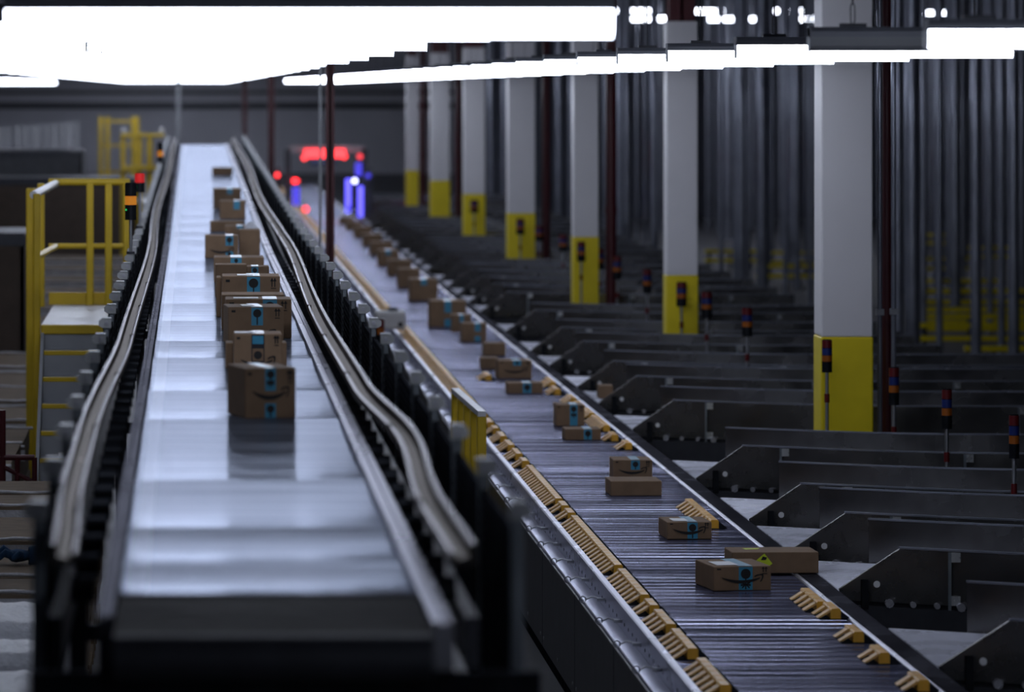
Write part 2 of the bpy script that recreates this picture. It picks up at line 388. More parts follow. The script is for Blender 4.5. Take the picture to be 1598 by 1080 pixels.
shoe0 = None; cnt = 0; far = MB()
for i in range(NS):
    y = Y0 + i * PITCH
    if y < 20.9: continue
    x = 2.545
    py = 136 + F * 2.97 / (y + .07)
    hit = [gx for a, b, gx in right_groups if a >= py >= b]
    for gx in hit[:1]:
        if shoe0 is not None and cnt < 99:
            copy_part(shoe0, srt, (gx, y, 0)); cnt += 1
        elif cnt >= 99: shoe_mb(mb=far, x=gx, y=y)
    if any(a >= py >= b for a, b in gaps): continue
    if cnt < 99:
        if shoe0 is None: shoe0 = shoe_mb().build('divert_shoe', SM, srt); s_ = shoe0
        else: s_ = copy_part(shoe0, srt)
        s_.location = (x, y, 0); cnt += 1
    else: shoe_mb(mb=far, x=x, y=y)
# shoes already pushed across the slats further off
o = far.build('divert_shoe_row', SM, srt); o['kind'] = 'stuff'; o['label'] = 'far run of orange divert shoes along the sorter edge'

# ------------------------------------------------------------------ divert spurs
TIPS = [18.2, 22.0, 25.4, 27.5, 29.5, 32.6, 37.3, 40.4, 42.6, 45.9, 48.5, 52.3, 56.9, 59.4, 61.8, 64.2, 66.4, 70.0, 72.4, 74.6, 76.9, 80.8, 83.4, 85.8, 88.2, 92.6, 94.6, 96.4, 101.8, 104.4, 107]
def drop(X):
    if X < 4.9: return .5 * (X - 3.85)
    if X < 6.3:
        u = (X - 4.9) / 1.4
        return .525 + .5 * 1.4 * (u - u * u / 2)
    return .875
def spur(i, T):
    Xend = min(13.4, (1598 - 300) * T / F + 1.0)
    if T > 44: Xend = 7.9
    xs = [3.85 + .14 * k for k in range(int(min(Xend - 3.85, 2.6) / .14) + 1)]
    if Xend > xs[-1] + .2: xs.append(Xend)
    yN = lambda x: T - drop(x)
    yF = lambda x: T + 1.6 - drop(x)
    lab = ('divert spur with grey sheet-steel guards right of the sorter, %s from the camera' % ordn(i))
    r = empty('divert_spur', (3.95, T, 0), lab, 'conveyor spur', 'divert spurs along the sorter')
    ox, oy = 3.95, T
    # roller bed
    n = 30 if T < 50 else 14
    mb = MB(); xb = [3.845] + [x for x in xs if x > 3.9]; rows = []
    for k in range(n):
        for (t, z) in ((0.08, .835), (0.3, .862), (0.7, .862), (0.92, .835)):
            rows.append((.03 + (k + t) * 1.55 / n, z))
    vs = [(x - ox, yN(x) + v - oy, z) for v, z in rows for x in xb]; w = len(xb); fs = []
    for a in range(len(rows) - 1):
        for b in range(w - 1): fs.append((a * w + b, a * w + b + 1, (a + 1) * w + b + 1, (a + 1) * w + b))
    mb._add(vs, fs); mb.build('roller_bed', M['roller'], r)
    vs = [(x - ox, yN(x) + v - oy, z) for v in (.03, 1.57) for z in (.66, .83) for x in xb]; fs = []
    for (a, b) in ((0, 1), (1, 3), (3, 2), (2, 0)):
        for q in range(w - 1): fs.append((a * w + q, a * w + q + 1, b * w + q + 1, b * w + q))
    MB()._add(vs, fs).build('bed_frame', M['channel'], r)
    # guards
    def plate(ptsfn, xl, ztop, zbot, th, nm, ramp):
        vs = []; fs = []; k = len(xl)
        for x in xl:
            zt = ztop if not ramp else min(ztop, .865 + max(0, x - 3.85) * (ztop - .865) / .33)
            y = ptsfn(x)
            vs += [(x - ox, y - oy, zbot), (x - ox, y - oy, zt), (x - ox, y + .03 - oy, zt), (x - ox, y + .03 - oy, zt - .012), (x - ox, y + th - oy, zt - .012), (x - ox, y + th - oy, zbot)]
        for a in range(k - 1):
            for b in range(6): fs.append((a * 6 + b, a * 6 + (b + 1) % 6, (a + 1) * 6 + (b + 1) % 6, (a + 1) * 6 + b))
        fs += [tuple(range(6)), tuple(range((k - 1) * 6, k * 6))[::-1]]
        o = MB()._add(vs, fs).build(nm, M['spur_steel'], r)
        l_ = [];  f2 = []; xk = [x for x in xl if not ramp or x >= 4.17]
        for x in xk:
            y = ptsfn(x); l_ += [(x - ox, y - .004 - oy, ztop + .001), (x - ox, y - .004 - oy, ztop + .012), (x - ox, y + .034 - oy, ztop + .012), (x - ox, y + .034 - oy, ztop + .001)]
        for a in range(len(xk) - 1):
            for b in range(4): f2.append((a * 4 + b, a * 4 + (b + 1) % 4, (a + 1) * 4 + (b + 1) % 4, (a + 1) * 4 + b))
        f2 += [(0, 1, 2, 3), tuple(range(len(xk) * 4 - 4, len(xk) * 4))]
        MB()._add(l_, f2).build('lit_top_edge', M['pipe'], o)  # paler strip added so the guard's top edge looks lit
        return o
    xn = sorted(set(xs + [4.18])); plate(lambda x: yN(x) - .02, xn, 1.12, .80, .008, 'near_guard', True)
    xf = [4.25] + [x for x in xs if x > 4.3]; plate(lambda x: yF(x), xf, 1.13, .80, .008, 'rear_guard', False)
    # side channel and roller studs below the near guard
    vs = []; fs = []; xc = [3.95] + [x for x in xs if x > 4.0]
    for x in xc:
        y = yN(x) - .02; vs += [(x - ox, y - .03 - oy, .60), (x - ox, y - .03 - oy, .775), (x - ox, y - oy, .775), (x - ox, y - oy, .60)]
    for a in range(len(xc) - 1):
        for b in range(4): fs.append((a * 4 + b, a * 4 + (b + 1) % 4, (a + 1) * 4 + (b + 1) % 4, (a + 1) * 4 + b))
    MB()._add(vs, fs).build('side_channel', M['channel'], r)
    if T < 62:
        x = 4.12; k_ = 0
        while x < min(Xend, 5.6) and T < 46:
            MB().tube([(x - ox, yN(x) - .06 - oy, .797), (x - ox, yN(x) - .02 - oy, .797)], .018 if k_ % 3 else .026, 8).build('roller_stud', M['bright_steel'], r); x += .13; k_ += 1
        x = 4.0; y = yN(x) - .028
        MB().tube([(4.055 - ox, yN(4.055) - .029 - oy, .905), (4.055 - ox, yN(4.055) - .022 - oy, .905)], .02, 14).build('reflector_disc', M['paper'], r)
        MB().box(3.965 - ox, 4.005 - ox, yN(4) - .06 - oy, yN(4) - .02 - oy, .76, .93).build('sensor_block', M['black'], r)
        for x in (4.45, 5.75, 7.05):
            if x > Xend: break
            MB().box(x - .008 - ox, x + .008 - ox, yN(x) - .045 - oy, yN(x) - .022 - oy, .62, 1.115).build('guard_stay', M['bracket'], r)
            for z in (1.085, .83):
                MB().box(x + .008 - ox, x + .06 - ox, yN(x) - .055 - oy, yN(x) - .02 - oy, z - .025, z + .03).build('clamp', M['plate'], r)
        MB().box(4.62 - ox, 4.95 - ox, yN(4.8) - .32 - oy, yN(4.8) - .06 - oy, .60, .78, b=.01).build('drive_box', M['black'], r)
    for x in (4.6, min(6.9, Xend - .3)):
        for yy_ in (yN(x) + .1, yF(x) - .12):
            MB().box(x - ox, x + .06 - ox, yy_ - oy, yy_ + .06 - oy, 0, .66).build('leg', M['channel'], r)
for i, T in enumerate(TIPS[1:]): spur(i, T)

# ------------------------------------------------------------------ columns and pipes on the right
COLS = [(1282, 1362, 34.3, 526), (1040.5, 1089, 47.15, 430), (895, 934, 55.2, 370), (793, 835, 68.0, 333), (724, 757, 78.8, 303), (672, 702, 90.6, 282), (634, 653, 99.5, 266)]
for i, (a, b, Y, yt) in enumerate(COLS):
    x0, x1 = wx(a, Y), wx(b, Y); zt = wz(yt, Y); w = x1 - x0; cx = (x0 + x1) / 2
    r = empty('clad_column', (cx, Y + w / 2, 0), 'white clad building column with yellow base, %s from the camera' % ordn(i), 'column', 'clad columns between the spurs')
    MB().box(-w / 2, w / 2, -w / 2, w / 2, zt, 4.58, b=.012).build('cladding', M['white'], r)
    MB().box(-w / 2 - .004, w / 2 + .004, -w / 2 - .004, w / 2 + .004, 0, zt, b=.012).build('base_guard', M['col_yellow'], r)
    s = MB(); h = w * .42
    s.box(-h, h, -h, -h + .03, 4.56, CEIL).box(-h, h, h - .03, h, 4.56, CEIL).box(-.015, .015, -h, h, 4.56, CEIL)
    s.build('steel_core', M['red'], r)
for i, (px, wpx, Y, lab) in enumerate([(1384, 18, 34.9, 'dark red standpipe right of the nearest clad column'), (953.5, 17, 55.5, 'dark red standpipe right of the third clad column'),
                            (852, 13, 68.4, 'dark red standpipe right of the fourth clad column'), (715.5, 10, 91.6, 'dark red standpipe right of the sixth clad column'),
                            (660, 8, 100.2, 'dark red standpipe right of the farthest clad column')]):
    x = wx(px, Y); rr = wpx * Y / F / 2
    r = empty('standpipe', (x, Y, 0), lab, 'pipe', 'red standpipes by the columns')
    MB().cyl(0, 0, 0, CEIL, rr, 14).build('pipe_run', M['red'], r)
    MB().cyl(0, 0, 2.2, 2.3, rr * 1.15, 14).build('coupling', M['red'], r)
for i, (px, wpx, Y, lab) in enumerate([(506, 13.5, 44.2, 'dark red steel post between the conveyors, nearest and tallest in view'), (415, 10, 80, 'dark red steel post beside the rising conveyor, second from the camera'),
                            (376, 7, 113, 'dim red steel post beside the far end of the rising conveyor')]):
    x = wx(px, Y) + (0.06 if i == 0 else 0.1); rr = wpx * Y / F / 2
    r = empty('steel_post', (x, Y, 0), lab, 'post', 'red posts along the walkway')
    s = MB(); s.box(-rr, rr, -rr, -rr + .015, 0, CEIL).box(-rr, rr, rr - .015, rr, 0, CEIL).box(-.01, .01, -rr, rr, 0, CEIL)
    s.build('post_shaft', M['red'], r)
    MB().box(-rr * 1.5, rr * 1.5, -rr * 1.5, rr * 1.5, 0, .03).build('base_plate', M['red'], r)
    MB().box(-rr * 1.1, rr * 1.1, -rr * 1.1, rr * 1.1, .03, 1.1).build('base_guard', M['yellow'], r)
for px, Y, lab in ((278.5, 116, 'pale grey drop pipe at the far end of the rising conveyor'), (497, 47, 'thin pale grey conduit just left of the nearest red post')):
    x = wx(px, Y) + (.02 if px > 400 else 0)
    tag(MB().cyl(x, Y, 0, CEIL, .016 if Y < 60 else .06, 10).build('drop_pipe', M['grey']), lab, 'pipe')
# two conduits hugging the nearest red standpipe
for px, Y, lab in ((1373, 34.6, 'thin grey conduit left of the nearest red standpipe'), (1394.5, 34.7, 'thin grey conduit right of the nearest red standpipe')):
    r = empty('conduit', (wx(px, Y), Y, 0), lab, 'pipe')
    MB().cyl(0, 0, 0, CEIL, .02, 10).build('conduit_run', M['pipe'], r)
    MB().box(-.03, .03, -.03, .03, 2.0, 2.05).build('clip', M['steel'], r)

# standing pipes beyond the spurs
pl = [(1402, 52, .055), (1424, 56, .10), (1441, 63, .05), (1466, 60, .05), (1491, 70, .09), (1502, 77, .06), (1523, 54, .07), (1545, 66, .05), (1563, 59, .05), (1582, 53, .065), (1594, 73, .07)]
rng = random.Random(3)
x = 968
while x < 1600:
    Y = rng.uniform(74, 118)
    if not any(abs(x - a) < 6 for a in (1040, 1089)): pl.append((x + rng.uniform(-3, 3), Y, rng.choice((.035, .045, .06, .08, .11))))
    x += rng.uniform(5, 10)
x = 700
while x < 968:
    pl.append((x, rng.uniform(113, 121), rng.uniform(.05, .10))); x += rng.uniform(13, 22)
placed = []
proto = {}
for px, Y, rr in pl:
    X = wx(px, Y)
    if X < 8.3:
        Y = 8.3 * F / (px - 300) * 1.01; X = wx(px, Y)
        if Y > 122: continue
    if any(-.35 - rr < Y - q < .85 + rr for q in (94, 96, 100, 106, 112)) and X > 9.8: continue
    if any((X - a) ** 2 + (Y - b) ** 2 < (rr + c + .03) ** 2 for a, b, c in placed): continue
    placed.append((X, Y, rr))
    key = round(rr, 2)
    if key not in proto:
        o = MB().cyl(0, 0, 0, CEIL, key, 12).build('standing_pipe', M['pipe']); proto[key] = o
    else:
        o = proto[key].copy(); COL.objects.link(o)
    o.location = (X, Y, 0)
    tag(o, 'grey floor-to-ceiling pipe standing in the dim forest of pipes beyond the spurs', 'pipe', 'standing pipes beyond the spurs')
# low yellow guard rails on the floor among the pipes
yr = [(1432, 1600, 505, 62), (1428, 1600, 513, 64.5), (1505, 1600, 551, 56.5), (1425, 1598, 480, 66.4), (1434, 1600, 462, 72.5), (1440, 1560, 440, 76), (1434, 1510, 384, 86), (1495, 1600, 372, 92), (1100, 1180, 384, 90), (1190, 1275, 390, 89.2), (1180, 1272, 408, 82.5), (1385, 1500, 355, 100)]
def clear_rail(xa, xb, Y):
    for _ in range(200):
        if all(not (xa - c - .05 < a < xb + c + .05 and abs(b - Y) < c + .12) for a, b, c in placed): return Y
        Y += .06
    return Y
for k, (a, b, py, Y) in enumerate(yr):
    xa, xb = wx(a, Y), wx(b, Y)
    if xa < 8.2: xa = 8.2
    Y = clear_rail(xa, xb, Y); L = xb - xa; zt = .42
    r = empty('floor_guard_rail', ((xa + xb) / 2, Y, 0), 'low yellow floor guard rail among the pipes, %s of them from the camera' % ordn(sorted(t[3] for t in yr).index(yr[k][3])), 'guard rail', 'yellow floor guard rails among the pipes')
    for z in (zt - .07, zt - .26): MB().box(-L / 2, L / 2, -.06, .06, z, z + .075, b=.01).build('beam', M['col_yellow'], r)
    for s in (-L / 2 + .1, 0, L / 2 - .1): MB().box(s - .03, s + .03, .062, .11, 0, zt - .01).build('post', M['channel'], r)

# ------------------------------------------------------------------ stack lights
def stack_light(x, y, z0, ztop, hb, rr, tiers, label, pole_r=.014, collar=None, group=None, dots=False):
    r = empty('stack_light', (x, y, z0), label, 'signal light', group)
    t = hb / (len(tiers) + .5); z = ztop - z0
    MB().cyl(0, 0, z - hb * .02, z, rr * .85, 16).build('cap', M['black'], r); z -= hb * .02
    for nm, m, f in tiers:
        MB().cyl(0, 0, z - hb * f + .004, z, rr, 16).build(nm, M[m], r); z -= hb * f
        MB().cyl(0, 0, z, z + .004, rr * 1.03, 16).build('ring', M['black'], r)
    MB().cyl(0, 0, 0, z, pole_r, 10).build('pole', M['steel'], r)
    MB().cyl(0, 0, 0, .02, pole_r * 2.6, 12).build('foot', M['channel'], r)
    if collar: MB().cyl(0, 0, collar - z0 - .04, collar - z0 + .03, pole_r * 1.5, 10).build('collar', M['lens_red'], r)
    if dots: MB().box(-rr * .9, -rr * .7, -rr * 1.05, -rr * .6, z + hb * .25, z + hb * .25 + .012).build('pilot_lamp', M['led_green'], r)
    return r
SP = [(1582.5, 647, 715, 28.5), (1477.5, 607, 669, 30.9), (1395, 573, 632, 33.7), (1290.5, 530, 581, 33.95), (1166, 480, 525, 41.5), (1103, 455, 496, 44.9), (1063.5, 440, 478, 47.0), (1010, 420, 458, 51.2), (963, 399, 436, 54.9),
      (936, 388, 420, 58.1), (907, 377, 408, 54.6), (879, 366, 393, 63.0), (841, 352, 376, 67.45), (812, 341, 366, 67.5), (740, 312, 332, 78.2)]
for i, (px, a, b, Y) in enumerate(SP):
    zt = wz(a, Y); hb = (b - a) * Y / F
    stack_light(wx(px, Y), Y, 0, zt, hb, 8.0 * Y / F if Y < 50 else 6.5 * Y / F, [('red_lens', 'lens_red', .24), ('blue_lens', 'lens_blue', .22), ('amber_lens', 'lens_amber', .2), ('signal_base', 'black', .32)],
                'red, blue and amber signal tower on a pole among the spurs, %s from the camera' % ordn(i), .014, zt - hb - .2, 'signal towers among the spurs')
# left side, clamped to the conveyor brackets
BLK = [('sounder', 'black', .34), ('amber_lens', 'amber_on', .25), ('signal_base', 'black', .39)]
def on_bracket(Yt):
    k = round((Yt - 12.9) / step); return 12.9 + k * step
for px, a, b, Yt, tiers, lab in ((204, 285, 343, 32.2, BLK, 'black signal tower with lit amber lens beside the yellow stair'),
                             (218, 270, 300, 37.5, [('red_lens', 'red_on', .5), ('signal_base', 'black', .48)], 'short black signal tower with red lens behind the amber one'),
                             (250, 222, 258, 61.5, [('sounder', 'black', .36), ('amber_lens', 'amber_on', .24), ('signal_base', 'black', .38)], 'distant blurred signal tower with amber lens by far yellow platform')):
    Y = on_bracket(Yt); x = -.66
    zt = wz(a, Y); stack_light(wx(px, Y), Y, bz(Y) + .251, zt, (b - a) * Y / F, .043, tiers, lab, .012, None, None, Y < 45)

# ------------------------------------------------------------------ ceiling strip lights
POLES = [(c[2], 4.9, 5.6) for c in COLS] + [(44.2, 1, 1.7), (80, 1, 1.7), (113, .8, 1.7), (47, 1, 1.7), (34.8, 5.4, 5.9), (55.5, 5.2, 5.8), (91.6, 5.3, 5.9), (68.4, 5.2, 5.9)]
CLT = {}
def link_chain(zlen):
    mb = MB(); z = 0; k = 0
    while z < zlen:
        pts = []
        for j in range(10):
            a = 2 * math.pi * j / 10; u = .011 * math.cos(a); v = .03 * math.sin(a) + (.022 if math.sin(a) > 0 else -.022)
            pts.append((u, 0, z + .05 + v) if k % 2 == 0 else (0, u, z + .05 + v))
        mb.tube(pts, .0032, 5, closed=True); z += .096; k += 1
    return mb
def strip_light(x0, x1, Y, zb, label, group, lit=True, chain=False, far=False, k=1.0):
    L = x1 - x0
    key = (round(L, 2), lit, chain, far, k)
    r = empty('strip_light', ((x0 + x1) / 2, Y, zb), label, 'ceiling light', group)
    if key in CLT:
        for c in CLT[key].children: copy_part(c, r)
        return r
    CLT[key] = r
    def K(p): return [(a * k, b * k) for a, b in p]
    prof = [(-.065, .10), (-.065, .035), (-.05, .010), (-.025, 0), (.025, 0), (.05, .010), (.065, .035), (.065, .10)]
    MB().prism(K(prof), 'x', -L / 2 + .006, L / 2 - .006).build('diffuser', M[('lamp' if k == 1 else 'lamp_small') if lit else 'unlit'] if not far else M['lamp_far'], r)
    MB().prism(K([(-.072, .10), (-.072, .135), (-.05, .165), (.05, .165), (.072, .135), (.072, .10)]), 'x', -L / 2, L / 2).build('housing', M['housing'], r)
    for sx in (-L / 2, L / 2 - .006):
        MB().prism(K([(-.075, .16), (-.075, .03), (-.05, -.004), (.05, -.004), (.075, .03), (.075, .16)]), 'x', sx, sx + .006).build('end_cap', M['housing'], r)
    for sx in (-L * .36, L * .36):
        MB().box(sx - .09 * k, sx + .09 * k, -.03 * k, .03 * k, .165 * k, .19 * k).build('hanger_clip', M['channel'], r)
        ln = CEIL - zb - .19 * k
        if chain: link_chain(ln - .06).build('chain', M['channel'], r, (sx, 0, .185 * k))
        else: MB().cyl(sx, 0, .19 * k, CEIL - zb, .0022, 6).build('suspension_wire', M['channel'], r)
    return r
def rows(y0, n, sp):
    out = []
    for k in range(n): out.append(y0 + k * sp)
    return out
def nudge(Y, x0, x1):
    for py, a, b in POLES:
        if a < x1 and b > x0 and abs(Y - py - .1) < .65: Y = py - .7
    return Y
ZB = CZ + .23
A = [15.2, 21.5, 27.2] + rows(31.7, 34, 4.6)
for i, Y in enumerate(A):
    strip_light(-.67, 1.5, nudge(Y, -.67, 1.5), ZB - (.055 if i == 0 else 0), 'lit strip light over the left conveyor, %s in its row from the camera' % ordn(i), 'strip lights over the left conveyor')
for i, Y in enumerate([21.5, 27.2] + rows(31.7, 34, 4.6)):
    strip_light(-2.95, -.674, Y, ZB, 'lit strip light over the cardboard stacks, %s in its row from the camera' % ordn(i), 'strip lights over the cardboard stacks')
B = [17.4, 20.7, 23.5] + rows(26.9, 36, 3.15)
for i, Y in enumerate((1.6, 4.8, 8.0, 11.1, 14.3)):  # extra lamps out of view, added to light the column fronts and sorter
    strip_light(2.99, 4.52, Y, CZ + .161, 'added strip light over the sorter, %s before its row enters the view' % ordn(4 - i), 'strip lights over the sorter', k=.7)
ZS = CZ + .161
for i, Y in enumerate(B):
    if i == 1:
        strip_light(2.99, 4.52, Y, ZS + .012, 'unlit strip light over the sorter edge, in front of the nearest clad column', 'strip lights over the sorter', lit=False, chain=True, k=.72)
    else:
        strip_light(2.99, 4.52, Y, ZS, 'lit strip light over the sorter edge, %s in its row from the camera' % ordn(i), 'strip lights over the sorter', chain=Y < 30, k=.7)
for i, Y in enumerate(rows(98, 8, 7.5)):
    strip_light(-7.2, -4.8, Y, ZB - .12, 'dim distant strip light at upper left, %s in its row from the camera' % ordn(i), 'far strip lights at upper left')
k = 0
for Y, X0, n, zz in ((100, 10.2, 3, 1.55), (106, 10.3, 4, .72), (96, 14.0, 2, 1.62), (94, 15.4, 2, .95), (112, 11.0, 3, 1.95)):
    for j in range(n):
        x0 = X0 + j * 1.95
        strip_light(x0, x0 + 1.1, Y + .5 * (j % 2), CZ + zz, 'small distant strip light glimpsed between pipes at upper right', 'distant strip lights behind the pipes', far=True)
        k += 1

# ------------------------------------------------------------------ parcels
def poly_mb(mb, pts, plane, off, th=.0015, mi=0):
    if plane == 'front': mb.prism(pts, 'y', off - th, off, mi)
    else: mb.prism(pts, 'z', off, off + th, mi)
def circ(cx, cz, r, n=18): return [(cx + r * math.cos(2 * math.pi * i / n), cz + r * math.sin(2 * math.pi * i / n)) for i in range(n)]
def smile(mb, w, h, cz, off):
    n = 18; top = []; bot = []
    for i in range(n + 1):
        t = i / n; x = -w * .37 + t * w * .68
        q = (t - .52) * 2; z = cz + h * .11 * (q * q) - h * .03
        thick = h * .075 * (1 - abs(2 * t - 1.05) ** 2.4) + .004
        top.append((x, z + thick * .3)); bot.append((x, z - thick * .7))
    for i in range(n): poly_mb(mb, [bot[i], bot[i + 1], top[i + 1], top[i]], 'front', off)
    # curled arrow head: a bar over the tip and a hook down its right side
    ex, ez = top[-1]; a = min(h * .11, w * .1); b = w * .055
    bar = [(ex - b * 1.9, ez + a * .35), (ex - b * 1.0, ez + a * .75), (ex + b * .4, ez + a * .95), (ex + b * 1.1, ez + a * .8)]
    low = [(ex - b * 1.7, ez + a * .05), (ex - b * .9, ez + a * .42), (ex + b * .2, ez + a * .58), (ex + b * .6, ez + a * .45)]
    for i in range(3): poly_mb(mb, [low[i], low[i + 1], bar[i + 1], bar[i]], 'front', off)
    hook = [(ex + b * 1.1, ez + a * .8), (ex + b * 1.05, ez - a * .1), (ex + b * .6, ez - a * .9), (ex + b * .15, ez - a * 1.3)]
    inn = [(ex + b * .6, ez + a * .45), (ex + b * .6, ez - a * .1), (ex + b * .3, ez - a * .7), (ex + b * .0, ez - a * 1.15)]
    for i in range(3): poly_mb(mb, [inn[i], hook[i], hook[i + 1], inn[i + 1]][::-1], 'front', off)
def parcel(cx, Yf, w, h, d, z0, label, tape=None, tx=0.0, rz=0.0, logo=True, toplabel=None, grp='parcels on the left conveyor', tilt=0.0, arrows=True, fine=True, toptape=True, lz=.36, patch=False):
    root = MB().box(-w / 2, w / 2, -d / 2, d / 2, 0, h, b=.006 if fine else .004).build('cardboard_box', M['card'])
    # front face centre at (cx, Yf)
    c, s = math.cos(rz), math.sin(rz)
    if grp == 'parcels on the left conveyor': z0 -= .005
    root.location = (cx - s * d / 2, Yf + c * d / 2, z0 + .001); root.rotation_euler = (tilt, 0, rz)
    tag(root, label, 'box', grp)
    fo = -d / 2 - .0005; tp = h + .0005; tw = .085 if w > .33 else (.068 if w > .24 else .05)
    tmat = M['tape_black'] if tape == 'black' else M['tape']
    if tape:
        mb = MB()
        rng_ = {'full': [(0.004, h - .004)], 'top': [(h * .52, h - .004)], 'short': [(h * .72, h - .004)], 'split': [(h * .55, h - .004), (.004, h * .30)], 'black': [(h * .02, h - .004)], 'low': [(.004, h * .3)]}[tape]
        for a, b in rng_:
            mb = MB(); poly_mb(mb, [(tx - tw / 2, a), (tx + tw / 2, a), (tx + tw / 2, b), (tx - tw / 2, b)], 'front', fo); mb.build('tape', tmat, root)
        if toptape:
            mb = MB(); poly_mb(mb, [(tx - tw / 2, -d / 2 + .004), (tx + tw / 2, -d / 2 + .004), (tx + tw / 2, d / 2 - .004), (tx - tw / 2, d / 2 - .004)], 'top', tp)
            o = mb.build('tape', tmat, root)
        if fine:
            mb = MB()
            for a, b in rng_:
                hh = b - a; r_ = min(tw * .36, hh * .3); zc = b - r_ * 1.35
                if tape == 'black':
                    continue
                poly_mb(mb, circ(tx, zc, r_), 'front', fo - .0015)
                poly_mb(mb, [(tx - .004, max(a + .004, zc - r_ * 3.2)), (tx + .004, max(a + .004, zc - r_ * 3.2)), (tx + .004, zc), (tx - .004, zc)], 'front', fo - .0014)
                zb = zc - r_ * 2.1
                if zb - r_ > a:
                    for q in (-1, 1):
                        for dx, dz in ((.9, .45), (1.0, -.1), (.75, -.6)):
                            poly_mb(mb, [(tx, zb + .003), (tx + q * r_ * dx, zb + r_ * dz + .006), (tx + q * r_ * dx, zb + r_ * dz - .006), (tx, zb - .003)], 'front', fo - .0014)
            if tape == 'black':
                o = MB(); poly_mb(o, [(tx - tw * .42, h * .74), (tx + tw * .42, h * .74), (tx + tw * .42, h * .95), (tx - tw * .42, h * .95)], 'front', fo - .0016); o.build('blue_panel', M['tape'], root)
                o = MB(); poly_mb(o, [(tx - tw * .42, h * .30), (tx + tw * .42, h * .30), (tx + tw * .42, h * .62), (tx - tw * .42, h * .62)], 'front', fo - .0016); o.build('kraft_panel', M['card'], root)
                poly_mb(mb, circ(tx, h * .45, tw * .32), 'front', fo - .0034)
            if mb.v: mb.build('tape_emblem', M['ink'], root)
    if logo:
        mb = MB(); smile(mb, w * .98, max(h, .2), h * lz + .01, fo - .002)
        mb.build('smile_mark', M['ink'], root)
    if arrows and fine:
        mb = MB()
        poly_mb(mb, [(-w * .44, h * .86), (-w * .37, h * .86), (-w * .37, h * .92), (-w * .44, h * .92)], 'front', fo)
        s_ = min(.06, h * .22)
        for q in (w * .36, w * .41):
            z = h * .75
            poly_mb(mb, [(q - .003, z), (q + .003, z), (q + .003, z + s_ * .7), (q - .003, z + s_ * .7)], 'front', fo)
            poly_mb(mb, [(q - .011, z + s_ * .6), (q + .011, z + s_ * .6), (q, z + s_)], 'front', fo)
        poly_mb(mb, [(w * .34, h * .75 - .012), (w * .43, h * .75 - .012), (w * .43, h * .75 - .007), (w * .34, h * .75 - .007)], 'front', fo)
        mb.build('handling_marks', M['ink'], root)
    if toplabel:
        a, b = toplabel
        mb = MB(); poly_mb(mb, [(a, -d * .36), (b, -d * .36), (b, d * .12), (a, d * .12)], 'top', tp + .0017)
        mb.build('address_label', M['paper'], root)
    return root

def P(l, r, top, bot, label, Hs, d, **k):
    """parcel whose front face spans l..r, top..bot where it stands on a surface Hs below the camera"""
    Y = F * Hs / (bot - 136.0)
    w = (r - l) * Y / F; h = (bot - top) * Y / F
    return parcel(wx((l + r) / 2, Y), Y, w, h, d, CZ - Hs, label, **k)
G1, G2 = 'parcels on the left conveyor', 'parcels on the sorter'
H1 = 1.5
P(381, 463, 573, 652, 'tall brown parcel nearest on the left conveyor, blue tape above and below its smile', H1, 0.345, tape='split', rz=math.radians(13), tx=0.000, lz=.42)
P(365, 440, 520, 580, 'pale brown parcel with black and blue tape, right behind the nearest one', H1, 0.300, tape='black', toplabel=(-0.120, -0.015), lz=.2)
P(352, 364, 534, 574, 'small plain parcel peeking out left of the black-taped parcel', H1, 0.225, logo=False, arrows=False)
P(430, 447.5, 534, 570, 'narrow parcel peeking out right of the black-taped parcel', H1, 0.225, logo=False, arrows=False)
def Pb(l, r, top, bot, label, d, **k): return P(l, r, top, bot, label, H1, d, **k)
Pb(356, 443, 478, 538, 'parcel with smile and short blue tape, third along the left conveyor', 0.375, tape='top', tx=0.007, rz=math.radians(4), toplabel=(-0.075, 0.000), lz=.2)
Pb(352, 455, 466, 527, 'wide parcel whose smile arrow shows right of the third parcel', 0.338, tape='top', tx=0.068, toplabel=(-0.150, 0.000), lz=.25)
Pb(346, 444, 459, 514, 'parcel showing only a thin top strip above the wide one', 0.375, logo=False, arrows=False)
Pb(347, 437, 430, 497, 'upright parcel with blue tape dot and arrows, mid way up the left conveyor', 0.413, tape='top', tx=0.015, logo=False, toplabel=(-0.090, 0.015))
Pb(338, 345, 432, 494, 'plain parcel edge showing left of the upright taped parcel', 0.300, logo=False, arrows=False)
Pb(336, 385, 412, 463, 'plain upright parcel behind the upright taped one, at left', 0.262, logo=False, arrows=False)
Pb(385, 420, 415, 463, 'flat-topped parcel with blue tape behind the upright taped one, at right', 0.262, tape='short', tx=-0.022, logo=False, arrows=False)
Pb(334, 412, 401, 440, 'low wide parcel half hidden midway up the left conveyor', 0.450, tape='short', tx=-0.022, logo=False, arrows=False)
Pb(320, 372, 367, 402, 'square parcel with full blue tape leaning out to the left edge', 0.375, tape='split', tx=0.068, arrows=False, lz=.25)
Pb(373, 406, 358, 401, 'plain parcel beside the square full-taped parcel, against the right rail', 0.375, logo=False, arrows=False)
def at_far(l, r, top, bot, label, d, **k):
    lo, hi = 38.5, 85.
    for _ in range(40):
        m = (lo + hi) / 2
        if 136 + F * (CZ - bz(m)) / m > bot: lo = m
        else: hi = m
    return P(l, r, top, bot, label, CZ - bz(lo), d, **k)
at_far(352, 397, 352, 366, 'low parcel with blue tape behind the square parcel, far up the left conveyor', 0.375, tape='short', logo=False, arrows=False, fine=False)
at_far(328, 380, 345, 361, 'flat parcel with dark tape at the left of the far cluster', 0.375, logo=False, arrows=False, fine=False)
at_far(343, 383, 313, 341, 'blurred upright parcel far up the left conveyor, under the arched one', 0.450, tape='top', tx=0.045, logo=False, arrows=False, fine=False)
